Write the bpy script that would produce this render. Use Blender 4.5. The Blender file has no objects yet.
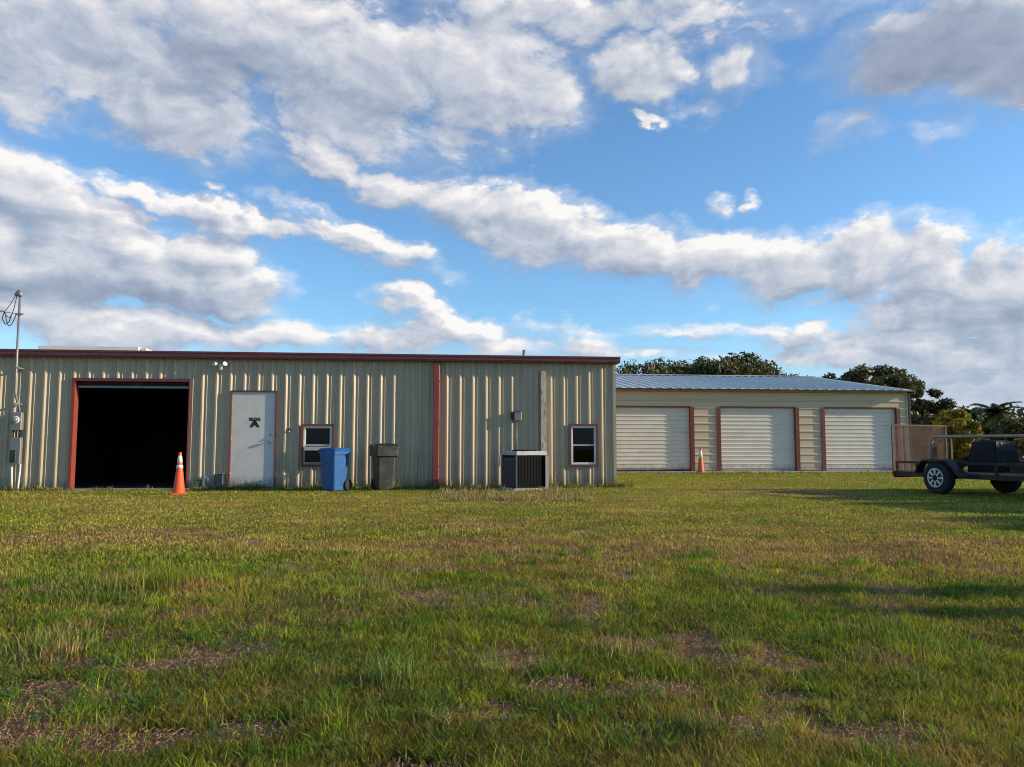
import bpy, math, random
import numpy as np
from mathutils import Vector, Matrix
random.seed(7); RNG = np.random.default_rng(11)
PI = math.pi
sc = bpy.context.scene
COL = sc.collection

# ------------------------------------------------------------------ camera
FPX = 770.0; CH = 0.94; PITCH = math.atan(64.5/FPX)
cam_d = bpy.data.cameras.new('camera'); cam = bpy.data.objects.new('camera', cam_d); COL.objects.link(cam)
cam.location = (0, 0, CH); cam.rotation_euler = (PI/2+PITCH, 0, 0)
cam_d.sensor_width = 36; cam_d.lens = 36*FPX/1024; cam_d.clip_start = .05; cam_d.clip_end = 3000
sc.camera = cam
def ray(px, py):
    u = (px-512)/FPX; v = (383.5-py)/FPX
    return Vector((u, math.cos(PITCH)-v*math.sin(PITCH), math.sin(PITCH)+v*math.cos(PITCH)))
def gnd(px, py, z=0.0):
    d = ray(px, py); t = (z-CH)/d.z
    return Vector((d.x*t, d.y*t, z))
def atd(px, py, depth):
    d = ray(px, py); t = depth/d.y
    return Vector((d.x*t, depth, CH+d.z*t))

# ------------------------------------------------------------------ view, sun, sky
sc.view_settings.view_transform = 'Standard'; sc.view_settings.look = 'None'
sc.view_settings.exposure = 0.35; sc.view_settings.gamma = 1
PSI = math.radians(6.2)
U = Vector((math.cos(PSI), math.sin(PSI), 0)); NRM = Vector((math.sin(PSI), -math.cos(PSI), 0))
SUN = (U + 0.15*NRM + Vector((0, 0, .305))).normalized()
sl = bpy.data.lights.new('sun', 'SUN'); so = bpy.data.objects.new('sun', sl); COL.objects.link(so)
sl.energy = 5.0; sl.angle = math.radians(.5); sl.color = (1, .84, .60)
so.rotation_euler = SUN.to_track_quat('Z', 'Y').to_euler(); so.location = (20, 0, 20)

def azel(px, py):
    d = ray(px, py).normalized()
    return math.atan2(d.x, d.y), math.asin(d.z)

class NT:
    def __init__(s, tree): s.t = tree; s.n = tree.nodes; s.l = tree.links
    def new(s, typ, **kw):
        n = s.n.new(typ)
        for k, v in kw.items(): setattr(n, k, v)
        return n
    def put(s, sock, v):
        if isinstance(v, bpy.types.NodeSocket): s.l.new(v, sock)
        elif v is not None:
            try: sock.default_value = v
            except Exception: sock.default_value = (*v, 1.0) if len(v) == 3 else v
    def math(s, op, a, b=None, c=None, clamp=False):
        n = s.new('ShaderNodeMath', operation=op, use_clamp=clamp)
        s.put(n.inputs[0], a); s.put(n.inputs[1], b); s.put(n.inputs[2], c)
        return n.outputs[0]
    def vmath(s, op, a, b=None):
        n = s.new('ShaderNodeVectorMath', operation=op)
        s.put(n.inputs[0], a)
        if op == 'SCALE': s.put(n.inputs['Scale'], b)
        else: s.put(n.inputs[1], b)
        return n.outputs['Value'] if op in ('LENGTH', 'DOT_PRODUCT') else n.outputs[0]
    def noise(s, vec, scale, detail=5, rough=.5, dim='3D', dist=0.0, color=False):
        n = s.new('ShaderNodeTexNoise', noise_dimensions=dim)
        if vec is not None: s.put(n.inputs['Vector'], vec)
        s.put(n.inputs['Scale'], scale); s.put(n.inputs['Detail'], detail); s.put(n.inputs['Roughness'], rough)
        s.put(n.inputs['Distortion'], dist)
        return n.outputs['Color' if color else 'Fac']
    def mixc(s, f, a, b, mode='MIX'):
        n = s.new('ShaderNodeMix', data_type='RGBA', blend_type=mode)
        s.put(n.inputs[0], f); s.put(n.inputs[6], a); s.put(n.inputs[7], b)
        return n.outputs[2]
    def maprange(s, v, a, b, c=0.0, d=1.0, smooth=False):
        n = s.new('ShaderNodeMapRange', interpolation_type='SMOOTHSTEP' if smooth else 'LINEAR')
        for i, x in enumerate((v, a, b, c, d)): s.put(n.inputs[i], x)
        return n.outputs[0]
    def combine(s, x, y, z):
        n = s.new('ShaderNodeCombineXYZ')
        for i, v in enumerate((x, y, z)): s.put(n.inputs[i], v)
        return n.outputs[0]

# cloud masses: (px, py, rx, ry, rotation deg (positive = falls to the right), weight), mapped to sky directions
CL = [
 # big high sheet
 (90,45,200,70,0,1.0),(300,55,220,80,6,1.1),(180,115,120,42,10,.8),(330,110,110,42,12,.7),(480,70,120,65,10,1.0),(470,125,60,35,0,.7),
 (560,15,160,38,0,.8),(640,72,55,38,8,1.0),(735,70,40,32,-20,.55),(715,18,120,32,0,.75),(510,95,50,40,20,.7),(20,95,60,30,0,.6),
 # dark sheet upper right
 (960,38,150,52,2,1.0),(1060,50,130,60,0,1.0),(860,125,26,16,0,.22),(1010,75,90,25,0,.6),(940,128,22,8,5,.25),
 # long diagonal band
 (325,155,58,20,22,.9),(395,185,70,26,14,1.0),(470,200,75,38,14,1.0),(550,230,80,38,16,1.1),(625,250,90,34,6,1.1),(720,262,95,34,5,1.1),
 (800,265,70,34,-4,1.1),(855,262,60,40,-12,1.2),(925,262,60,42,0,1.2),(1010,290,90,52,6,1.2),(930,305,100,40,8,1.0),(1060,330,90,60,0,1.0),
 # left cumulus
 (25,185,75,40,22,1.0),(70,225,80,40,20,1.1),(130,262,130,50,14,1.3),(215,255,50,38,0,1.0),(60,280,120,50,0,1.3),(230,290,60,34,10,1.1),(-60,230,120,90,0,1.2),
 # streak
 (150,203,70,14,8,.7),(240,222,90,17,14,.9),(340,243,80,15,12,.75),(400,260,55,12,10,.6),(310,215,50,8,14,.45),
 # horizon banks
 (110,328,180,26,0,1.0),(270,335,80,20,4,.9),(30,318,100,26,0,1.0),(405,298,40,13,14,.8),(450,325,60,18,14,.9),(400,338,75,24,0,1.0),
 (500,350,70,14,0,.7),(580,343,50,20,4,.8),(570,325,60,7,0,.4),(690,330,60,9,3,.6),(760,328,50,10,8,.6),(810,338,60,14,12,.8),
 (660,356,50,9,0,.6),(760,368,70,9,0,.5),(880,365,120,20,6,.8),(970,400,140,30,0,.8),(950,345,100,26,4,1.0),(1040,380,90,40,0,.9),(890,395,60,12,0,.5),
 # scraps
 (645,122,17,8,15,.7),(752,207,14,9,10,.7),(720,205,18,10,25,.5),(208,181,14,7,20,.5),(845,10,30,12,0,.3),(1015,108,8,6,0,.5),(700,118,20,8,0,.3),(490,172,14,5,10,.4),
 # the rest of the sky, outside the picture
 (-300,200,200,60,0,1.0),(-350,60,260,50,0,.8),(1350,150,260,60,0,1.0),(1400,330,300,40,0,1.0),
]
# grey, thick parts of them
DK = [(60,40,120,40,0,.6),(190,75,150,48,8,1.0),(340,95,110,40,10,.7),(470,10,120,22,0,.35),(600,10,120,20,0,.4),
 (950,40,170,60,2,1.7),(1060,45,130,60,0,1.6),(868,122,40,22,0,.9),
 (90,292,170,26,4,1.0),(215,310,70,16,4,.9),(25,222,30,14,10,.7),(130,232,60,9,20,.8),(-60,290,120,40,0,.8),
 (930,305,110,26,8,.8),(985,325,110,34,0,.8),(620,268,90,16,10,.35),(480,228,70,16,16,.35),(820,300,90,18,8,.5),(60,350,140,6,0,.3),
 (1000,385,110,30,0,.6),(880,350,80,12,6,.4),(390,330,50,12,0,.3),(370,250,60,10,12,.45)]

def blob_chain(N, vec, blobs, smooth=.12):
    acc = None
    for (px, py, rx, ry, rot, w) in blobs:
        a0, e0 = azel(px, py)
        a1, _ = azel(px+1, py); _, e1 = azel(px, py-1)
        sx = rx*abs(a1-a0); sy = ry*abs(e1-e0)
        m = N.new('ShaderNodeMapping', vector_type='TEXTURE')
        m.inputs['Location'].default_value = (a0, e0, 0)
        m.inputs['Rotation'].default_value = (0, 0, -math.radians(rot))
        m.inputs['Scale'].default_value = (sx, sy, 1)
        N.put(m.inputs['Vector'], vec)
        l2 = N.vmath('DOT_PRODUCT', m.outputs[0], m.outputs[0])
        b = N.math('MULTIPLY_ADD', l2, -w*.9, w*.9)
        acc = b if acc is None else N.math('SMOOTH_MAX', acc, b, smooth)
    return acc

g = bpy.data.node_groups.new('cloud_field', 'ShaderNodeTree')
g.interface.new_socket('Vector', in_out='INPUT', socket_type='NodeSocketVector')
g.interface.new_socket('Thick', in_out='OUTPUT', socket_type='NodeSocketFloat')
g.interface.new_socket('Dark', in_out='OUTPUT', socket_type='NodeSocketFloat')
N = NT(g); gi = N.new('NodeGroupInput'); go = N.new('NodeGroupOutput')
p = gi.outputs[0]
pn = N.vmath('MULTIPLY', p, (1.0, 1.7, 1.0))
w1 = N.vmath('SCALE', N.vmath('SUBTRACT', N.noise(pn, 7, 3, .5, '2D', color=True), (.5, .5, .5)), .075)
w2 = N.vmath('SCALE', N.vmath('SUBTRACT', N.noise(pn, 26, 5, .6, '2D', color=True), (.5, .5, .5)), .035)
pw = N.vmath('ADD', N.vmath('ADD', p, w1), w2)
f = blob_chain(N, pw, CL)
fb = N.noise(pn, 11, 9, .62, '2D', .3)
cal = N.maprange(N.vmath('LENGTH', N.vmath('MULTIPLY', N.vmath('SUBTRACT', p, (*azel(985, 45), 0)), (1/.19, 1/.13, 0))), .6, 1.3, .45, 1.35)
th = N.math('MULTIPLY_ADD', N.math('SUBTRACT', fb, .5), cal, f)
g.links.new(th, go.inputs[0])
pw2 = N.vmath('ADD', p, N.vmath('SCALE', w1, 1.0))
g.links.new(blob_chain(N, pw2, DK, .2), go.inputs[1])

world = bpy.data.worlds.new('World'); sc.world = world; world.use_nodes = True
N = NT(world.node_tree); N.n.clear()
out = N.new('ShaderNodeOutputWorld')
sky = N.new('ShaderNodeTexSky', sky_type='NISHITA')
sky.sun_disc = False; sky.sun_elevation = math.asin(SUN.z); sky.sun_rotation = math.atan2(SUN.x, SUN.y)
sky.air_density = 1.0; sky.dust_density = .4; sky.ozone_density = 1.6
bg = N.new('ShaderNodeBackground'); bg.inputs['Strength'].default_value = .15
skc = N.mixc(1.0, sky.outputs[0], (.66, .93, 1.16, 1), 'MULTIPLY'); N.l.new(skc, bg.inputs['Color'])
tc = N.new('ShaderNodeTexCoord')
sp = N.new('ShaderNodeSeparateXYZ'); N.l.new(tc.outputs['Generated'], sp.inputs[0])
az = N.math('ARCTAN2', sp.outputs[0], sp.outputs[1]); el = N.math('ARCSINE', sp.outputs[2])
P = N.combine(az, el, 0.0)
g1 = N.new('ShaderNodeGroup', node_tree=g); N.l.new(P, g1.inputs[0])
P2 = N.vmath('ADD', P, (.012, .016, 0))
g2 = N.new('ShaderNodeGroup', node_tree=g); N.l.new(P2, g2.inputs[0])
T = g1.outputs[0]
fine = N.noise(N.vmath('MULTIPLY', P, (1.0, 2.0, 1.0)), 9, 9, .62, '2D', .5)
wisp = N.noise(N.vmath('MULTIPLY', P, (1.0, 2.6, 1.0)), 5, 10, .68, '2D', 1.2)
Tw = N.math('MULTIPLY_ADD', N.math('SUBTRACT', wisp, .5), .9, T)
dens = N.maprange(Tw, -.02, .55, 0, 1, True)
veil = N.maprange(Tw, -.55, .30, 0, .34, True)      # thin veil around the masses
dens = N.math('MAXIMUM', dens, veil)
dens = N.math('MULTIPLY', dens, .97)
slope = N.math('SUBTRACT', T, g2.outputs[0])
light = N.math('MULTIPLY_ADD', slope, .70, .55, clamp=False)
light = N.math('MULTIPLY_ADD', N.math('SUBTRACT', fine, .5), .55, light)
light = N.math('SUBTRACT', light, N.math('MULTIPLY', N.math('MAXIMUM', g1.outputs[1], 0.0), .36))
light = N.maprange(light, -.10, 1.10, 0, 1, False)
ramp = N.new('ShaderNodeValToRGB'); cr = ramp.color_ramp; N.l.new(light, ramp.inputs[0])
cr.elements[0].position = 0.0; cr.elements[0].color = (.26, .31, .42, 1)
cr.elements[1].position = 1.0; cr.elements[1].color = (.98, .95, .92, 1)
for pos, c_ in ((.28, (.37, .43, .55, 1)), (.50, (.53, .57, .66, 1)), (.74, (.74, .74, .78, 1))):
    e_ = cr.elements.new(pos); e_.color = c_
haze = N.maprange(el, .0, .16, .45, 0)
cc = N.mixc(haze, ramp.outputs[0], (.56, .66, .80, 1))
hz_ = N.maprange(el, .0, .17, .75, 0, True); skh = N.mixc(hz_, skc, (2.25, 3.2, 4.75, 1)); N.l.new(skh, bg.inputs['Color'])
bg2 = N.new('ShaderNodeBackground'); N.l.new(cc, bg2.inputs['Color']); bg2.inputs['Strength'].default_value = .80
mx = N.new('ShaderNodeMixShader'); N.l.new(dens, mx.inputs[0]); N.l.new(bg.outputs[0], mx.inputs[1]); N.l.new(bg2.outputs[0], mx.inputs[2])
N.l.new(mx.outputs[0], out.inputs['Surface'])
world.cycles.sampling_method = 'MANUAL'; world.cycles.sample_map_resolution = 512

# ------------------------------------------------------------------ materials
def mat(name, col, rough=.6, metal=0.0, var=.12, scale=3.0, stretch=(1, 1, 1), dirt=None, dirt_amt=.5, dirt_scale=2.0, bump=0.0, bscale=40, attr=False, spec=.5, coat=0):
    m = bpy.data.materials.new(name); m.use_nodes = True
    N = NT(m.node_tree); b = N.n['Principled BSDF']
    tc = N.new('ShaderNodeTexCoord'); v = N.vmath('MULTIPLY', tc.outputs['Object'], stretch)
    if attr:
        a = N.new('ShaderNodeAttribute', attribute_name='col'); base = a.outputs['Color']
    else: base = (*col, 1)
    n = N.noise(v, scale, 6, .6)
    k = N.maprange(n, .3, .7, 1-var, 1+var)
    c = N.vmath('SCALE', base, k) if attr else N.vmath('SCALE', col, k)
    if dirt:
        d = N.maprange(N.noise(v, dirt_scale, 8, .7), .48, .70, 0, dirt_amt, True)
        c = N.mixc(d, c, (*dirt, 1))
    if name in ('tan painted steel', 'beige painted steel', 'off white door curtain', 'grey white door paint'):
        sa_ = .35 if name.startswith('tan') else .0
        sz = N.new('ShaderNodeSeparateXYZ'); N.l.new(tc.outputs['Object'], sz.inputs[0])
        hgt = N.math('MULTIPLY_ADD', N.noise(N.vmath('MULTIPLY', tc.outputs['Object'], (1, 1, .5)), 7, 5, .7), -.9, N.math('MULTIPLY', sz.outputs[2], 1.6))
        c = N.mixc(N.maprange(hgt, -.45, .05, .75, 0), c, (.17, .125, .08, 1))
        st = N.maprange(N.noise(N.vmath('MULTIPLY', tc.outputs['Object'], (14, 1, .25)), 1.0, 5, .7), .56, .75, 0, sa_)
        c = N.mixc(st, c, (.21, .17, .12, 1))
    N.l.new(c, b.inputs['Base Color'])
    r = N.maprange(N.noise(v, scale*2.3, 4), .3, .7, rough*.85, min(1, rough*1.15)); N.l.new(r, b.inputs['Roughness'])
    b.inputs['Metallic'].default_value = metal; b.inputs['Specular IOR Level'].default_value = spec
    if bump:
        bp = N.new('ShaderNodeBump'); bp.inputs['Strength'].default_value = bump; bp.inputs['Distance'].default_value = .02
        N.l.new(N.noise(v, bscale, 5, .6), bp.inputs['Height']); N.l.new(bp.outputs[0], b.inputs['Normal'])
    return m
M = {}
M['tan'] = mat('tan painted steel', (.44, .345, .225), .38, var=.07, scale=1.2, stretch=(3, 1, .5), dirt=(.22, .18, .12), dirt_amt=.35, dirt_scale=1.6)
M['tanfar'] = mat('beige painted steel', (.56, .44, .30), .5, var=.06, scale=1.0, stretch=(.4, 1, 3), dirt=(.28, .24, .17), dirt_amt=.3, dirt_scale=1.0)
M['red'] = mat('rust red painted trim', (.25, .048, .034), .5, var=.14, scale=3, dirt=(.12, .04, .03), dirt_amt=.5, dirt_scale=3)
M['redfar'] = mat('barn red painted trim', (.15, .028, .022), .5, var=.1, scale=3)
M['darkred'] = mat('maroon fascia paint', (.17, .032, .028), .4, var=.12, scale=2, stretch=(.3, 1, 3), dirt=(.06, .02, .02), dirt_amt=.4, dirt_scale=2)
M['galv'] = mat('galvalume roof sheet', (.68, .63, .55), .5, .0, var=.10, scale=1.5, stretch=(.3, 1, 1), dirt=(.30, .31, .32), dirt_amt=.4)
M['slab'] = mat('concrete', (.34, .32, .28), .9, var=.15, scale=4, dirt=(.15, .13, .1), bump=.3)
M['dark'] = mat('shade black lining', (.010, .010, .010), .9, var=.2)  # near-black colour standing in for unlit interiors
M['darkfloor'] = mat('shade dark workshop floor', (.035, .032, .03), .8, var=.3)  # floor colour darkened to hold the shade inside the bay
M['door'] = mat('grey white door paint', (.62, .58, .53), .45, var=.04, scale=2, dirt=(.33, .30, .27), dirt_amt=.35, dirt_scale=2.5)
M['white'] = mat('white painted metal', (.74, .73, .70), .45, var=.06, dirt=(.4, .38, .34), dirt_amt=.4, dirt_scale=6)
M['rolldoor'] = mat('off white door curtain', (.68, .61, .50), .45, var=.05, scale=1, stretch=(1, 1, 2), dirt=(.42, .37, .30), dirt_amt=.35, dirt_scale=1.5)
M['brass'] = mat('worn steel hardware', (.35, .33, .3), .35, .9)
M['black'] = mat('black lettering', (.012, .012, .012), .6, var=.05)
M['blue'] = mat('blue moulded plastic', (.002, .085, .28), .42, var=.08, scale=4, dirt=(.05, .10, .2), dirt_amt=.4, dirt_scale=5)
M['grayp'] = mat('charcoal moulded plastic', (.026, .026, .025), .5, var=.15, scale=4, dirt=(.13, .12, .10), dirt_amt=.5, dirt_scale=4)
M['blackp'] = mat('black plastic', (.018, .018, .02), .45, var=.2, dirt=(.07, .06, .05), dirt_amt=.4)
M['rubber'] = mat('tyre rubber', (.012, .012, .012), .8, var=.2, scale=8, dirt=(.06, .05, .04), dirt_amt=.3, dirt_scale=6)
M['orange'] = mat('safety orange plastic', (.80, .10, .02), .45, var=.08, scale=6, dirt=(.25, .08, .04), dirt_amt=.5, dirt_scale=7)
M['faded'] = mat('faded orange plastic', (.55, .13, .05), .6, var=.1, scale=6, dirt=(.25, .12, .08), dirt_amt=.6, dirt_scale=6)
M['reflect'] = mat('reflective collar', (.78, .75, .70), .4, var=.08, scale=10, dirt=(.4, .33, .26), dirt_amt=.5, dirt_scale=12)
M['weather'] = mat('weathered peeling paint', (.56, .49, .36), .8, var=.2, scale=8, stretch=(1, 1, .4), dirt=(.11, .09, .07), dirt_amt=.95, dirt_scale=13)
M['redshade'] = mat('shaded red trim', (.14, .045, .038), .55, var=.2, scale=6)  # trim red darkened, shade on the door and window frames put into the colour
M['graym'] = mat('grey meter enclosure', (.22, .225, .22), .45, .3, var=.1, dirt=(.2, .19, .17), dirt_amt=.4, dirt_scale=6)
M['pvc'] = mat('white pvc pipe', (.72, .71, .68), .4, var=.05)
M['acwhite'] = mat('chalky off white paint', (.46, .45, .42), .6, var=.1, scale=5, dirt=(.2, .18, .15), dirt_amt=.6, dirt_scale=6)
M['acblue'] = mat('slate blue louvre paint', (.03, .042, .068), .5, var=.15, scale=5)
M['acblack'] = mat('black coil grille', (.004, .004, .005), .7, var=.3, scale=12, spec=.15)
M['steelblk'] = mat('black painted steel', (.011, .010, .010), .55, .2, var=.2, scale=5, dirt=(.13, .055, .03), dirt_amt=.7, dirt_scale=5)
M['rust'] = mat('rusted expanded steel', (.17, .105, .075), .85, var=.25, scale=6, dirt=(.13, .07, .045), dirt_amt=.6, dirt_scale=4)
M['steellt'] = mat('bare faded steel rail', (.34, .28, .21), .5, .3, var=.15, scale=5, dirt=(.22, .13, .09), dirt_amt=.5, dirt_scale=7)
M['rim'] = mat('white painted rim', (.72, .72, .70), .4, var=.06, dirt=(.3, .24, .18), dirt_amt=.4, dirt_scale=9)
M['woodd'] = mat('dark planks', (.04, .03, .022), .85, var=.3, scale=3)  # plank colour set darker than the deck timber
M['wood'] = mat('weathered deck timber', (.20, .14, .09), .85, var=.3, scale=3, stretch=(8, 1, 8), bump=.3)
M['load'] = mat('black tarp cover', (.006, .007, .009), .6, var=.2, scale=3, bump=.5, bscale=9, spec=.2)
M['wire'] = mat('wire insulation', (.02, .02, .02), .6)
M['bark'] = mat('grey brown bark', (.11, .085, .065), .95, var=.3, scale=6, stretch=(1, 1, .3), bump=.6, bscale=20)
M['tail'] = mat('red tail lamp lens', (.35, .01, .01), .2)
M['paper'] = mat('bent blind slats', (.55, .53, .48), .7)

def glass():
    m = bpy.data.materials.new('window glass'); m.use_nodes = True; N = NT(m.node_tree)
    N.n.remove(N.n['Principled BSDF']); o = N.n['Material Output']
    t = N.new('ShaderNodeBsdfTransparent'); t.inputs[0].default_value = (.25, .25, .25, 1)
    gl = N.new('ShaderNodeBsdfGlossy'); gl.inputs['Roughness'].default_value = .03
    fr = N.new('ShaderNodeFresnel'); fr.inputs[0].default_value = 1.33
    tc = N.new('ShaderNodeTexCoord'); bp = N.new('ShaderNodeBump'); bp.inputs['Strength'].default_value = .05
    N.l.new(N.noise(tc.outputs['Object'], 3, 2), bp.inputs['Height']); N.l.new(bp.outputs[0], gl.inputs['Normal'])
    x = N.new('ShaderNodeMixShader'); N.l.new(fr.outputs[0], x.inputs[0]); N.l.new(t.outputs[0], x.inputs[1]); N.l.new(gl.outputs[0], x.inputs[2])
    N.l.new(x.outputs[0], o.inputs['Surface']); return m
M['glass'] = glass()

def leafmat(name, trans=.3, rough=.55, var=.15, spec=.3):
    m = bpy.data.materials.new(name); m.use_nodes = True; N = NT(m.node_tree)
    b = N.n['Principled BSDF']; o = N.n['Material Output']
    a = N.new('ShaderNodeAttribute', attribute_name='col')
    N.l.new(a.outputs['Color'], b.inputs['Base Color']); b.inputs['Roughness'].default_value = rough
    b.inputs['Specular IOR Level'].default_value = spec
    t = N.new('ShaderNodeBsdfTranslucent'); N.l.new(N.vmath('MULTIPLY', a.outputs['Color'], (1.3, 1.25, .7)), t.inputs[0])
    x = N.new('ShaderNodeMixShader'); x.inputs[0].default_value = trans
    N.l.new(b.outputs[0], x.inputs[1]); N.l.new(t.outputs[0], x.inputs[2]); N.l.new(x.outputs[0], o.inputs['Surface'])
    return m
M['grass'] = leafmat('grass blade', .30, .6, spec=.25)
M['leaf'] = leafmat('leaf', .25, .5)

# ------------------------------------------------------------------ mesh helpers
class MB:
    def __init__(s): s.v = []; s.f = []; s.sm = []
    def add(s, vs, fs, smooth=False):
        k = len(s.v); s.v += [tuple(x) for x in vs]; s.f += [tuple(i+k for i in q) for q in fs]; s.sm += [smooth]*len(fs); return s
    def box(s, x0, x1, y0, y1, z0, z1):
        vs = [(x0,y0,z0),(x1,y0,z0),(x1,y1,z0),(x0,y1,z0),(x0,y0,z1),(x1,y0,z1),(x1,y1,z1),(x0,y1,z1)]
        return s.add(vs, [(0,3,2,1),(4,5,6,7),(0,1,5,4),(1,2,6,5),(2,3,7,6),(3,0,4,7)])
    def bbox(s, x0, x1, y0, y1, z0, z1, b=.01):
        """box with chamfered vertical and top edges"""
        def ring(z, i): return [(x0+i+b,y0+i,z),(x1-i-b,y0+i,z),(x1-i,y0+i+b,z),(x1-i,y1-i-b,z),(x1-i-b,y1-i,z),(x0+i+b,y1-i,z),(x0+i,y1-i-b,z),(x0+i,y0+i+b,z)]
        return s.loft([ring(z0, 0), ring(z1-b, 0), ring(z1, b)])
    def loft(s, rings, cap=True, smooth=False):
        n = len(rings[0]); vs = [p for r in rings for p in r]; fs = []
        for i in range(len(rings)-1):
            for j in range(n):
                a = i*n+j; b = i*n+(j+1) % n; fs.append((a, b, b+n, a+n))
        s.add(vs, fs, smooth)
        if cap:
            k = len(s.v)-len(vs); s.f += [tuple(k+j for j in reversed(range(n))), tuple(k+(len(rings)-1)*n+j for j in range(n))]; s.sm += [False, False]
        return s
    def tube(s, pts, r, seg=8, smooth=True, cap=True):
        pts = [Vector(p) for p in pts]; rr = r if isinstance(r, (list, tuple)) else [r]*len(pts); rings = []
        up = None
        for i, p in enumerate(pts):
            d = (pts[min(i+1, len(pts)-1)]-pts[max(i-1, 0)]).normalized()
            if up is None or abs(d.dot(up)) > .95: up = Vector((0,0,1)) if abs(d.z) < .9 else Vector((1,0,0))
            a = d.cross(up).normalized(); b = a.cross(d).normalized(); up = b
            rings.append([p+(a*math.cos(t)+b*math.sin(t))*rr[i] for t in [2*PI*j/seg for j in range(seg)]])
        return s.loft(rings, cap, smooth)
    def bar(s, a, b, w, h):
        """rectangular bar from a to b"""
        a = Vector(a); b = Vector(b); d = (b-a).normalized()
        up = Vector((0,0,1)) if abs(d.z) < .9 else Vector((0,1,0))
        x = d.cross(up).normalized()*w/2; y = x.cross(d).normalized()*h/2
        return s.loft([[p-x-y, p+x-y, p+x+y, p-x+y] for p in (a, b)])
    def lathe(s, prof, c=(0,0,0), axis='z', seg=24, smooth=True):
        rings = []
        for r, h in prof:
            ring = []
            for j in range(seg):
                t = 2*PI*j/seg; a, b = r*math.cos(t), r*math.sin(t)
                if axis == 'z': q = (a, b, h)
                elif axis == 'x': q = (h, a, b)
                else: q = (a, h, b) if False else (b, h, a)
                ring.append((q[0]+c[0], q[1]+c[1], q[2]+c[2]))
            rings.append(ring)
        return s.loft(rings, True, smooth)
    def frame(s, x0, x1, z0, z1, w, y0, y1, bottom=True):
        """rectangular ring in the xz plane, outer size given, butt jointed"""
        zb = z0+w if bottom else z0
        s.box(x0, x0+w, y0, y1, z0, z1-w); s.box(x1-w, x1, y0, y1, z0, z1-w); s.box(x0, x1, y0, y1, z1-w, z1)
        if bottom: s.box(x0+w, x1-w, y0, y1, z0, z0+w)
        return s
    def build(s, name, m, parent=None):
        me = bpy.data.meshes.new(name); me.from_pydata(s.v, [], s.f); me.validate()
        me.polygons.foreach_set('use_smooth', s.sm[:len(me.polygons)] + [False]*(len(me.polygons)-len(s.sm)))
        me.materials.append(M[m] if isinstance(m, str) else m); me.update()
        o = bpy.data.objects.new(name, me); COL.objects.link(o)
        if parent: o.parent = parent
        return o
def empty(name, loc, rz=0.0, label=None, cat=None, group=None, kind=None):
    o = bpy.data.objects.new(name, None); COL.objects.link(o); o.location = loc; o.rotation_euler = (0, 0, rz); o.empty_display_size = .2
    tag(o, label, cat, group, kind); return o
def tag(o, label=None, cat=None, group=None, kind=None):
    for k, v in (('label', label), ('category', cat), ('group', group), ('kind', kind)):
        if v: o[k] = v
    return o
def npmesh(name, V, F, cols, m, parent=None, smooth=False):
    """F: (n,3) or (n,4) int array"""
    me = bpy.data.meshes.new(name); k = F.shape[1]
    me.vertices.add(len(V)); me.vertices.foreach_set('co', V.astype(np.float32).ravel())
    me.loops.add(F.size); me.loops.foreach_set('vertex_index', F.astype(np.int32).ravel())
    me.polygons.add(len(F)); me.polygons.foreach_set('loop_start', np.arange(len(F), dtype=np.int32)*k)
    me.update(calc_edges=True)
    me.polygons.foreach_set('use_smooth', np.full(len(F), smooth))
    if cols is not None:
        a = me.attributes.new('col', 'FLOAT_COLOR', 'POINT')
        c4 = np.ones((len(V), 4), np.float32); c4[:, :3] = cols; a.data.foreach_set('color', c4.ravel())
    me.materials.append(M[m]); o = bpy.data.objects.new(name, me); COL.objects.link(o)
    if parent: o.parent = parent
    return o

# ------------------------------------------------------------------ lattice noise for masks
_T = RNG.random((256, 256))
def vn(x, y):
    xi = np.floor(x).astype(int); yi = np.floor(y).astype(int); fx = x-xi; fy = y-yi
    fx = fx*fx*(3-2*fx); fy = fy*fy*(3-2*fy)
    g = lambda a, b: _T[a & 255, b & 255]
    return (g(xi,yi)*(1-fx)+g(xi+1,yi)*fx)*(1-fy)+(g(xi,yi+1)*(1-fx)+g(xi+1,yi+1)*fx)*fy
def fbm(x, y, o=4):
    s = 0; a = .5; t = 0
    for i in range(o): s = s+a*vn(x*2**i+17.3*i, y*2**i+5.1*i); t += a; a *= .55
    return s/t
def gblob(px, py, rx, ry):
    c = gnd(px, py); a = gnd(px, py-ry); b = gnd(px, py+ry)
    return (c.x, (a.y+b.y)/2, rx*c.y/FPX, (a.y-b.y)/2)
DIRT = [gblob(*q) for q in [(20,725,130,42),(120,745,100,20),(700,652,90,21),(775,664,50,10),(610,640,40,7),(640,740,45,12),(130,668,90,10),(240,652,60,5),
        (480,715,60,16),(560,690,45,12),(650,692,60,14),(250,735,60,18),(880,735,80,18),(420,770,80,14),(800,700,50,7),(60,690,60,8)]]
DRY = [gblob(*q) for q in [(640,556,300,22),(900,562,190,24),(560,545,200,10),(820,495,60,8),(120,540,160,12),(480,524,60,7),(510,500,70,5),(780,530,200,8),(250,520,90,4),(950,545,120,9)]]
BRN = [gblob(*q) for q in [(900,562,170,18),(640,556,130,12),(280,548,120,7),(90,535,90,6),(200,505,120,5),(470,545,90,9),(560,585,90,12),(820,495,70,7),(960,540,100,9)]]
def bl(x, y, L):
    m = np.zeros_like(x)
    for (cx, cy, rx, ry) in L: m = np.maximum(m, 1-((x-cx)/rx)**2-((y-cy)/ry)**2)
    return m
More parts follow.
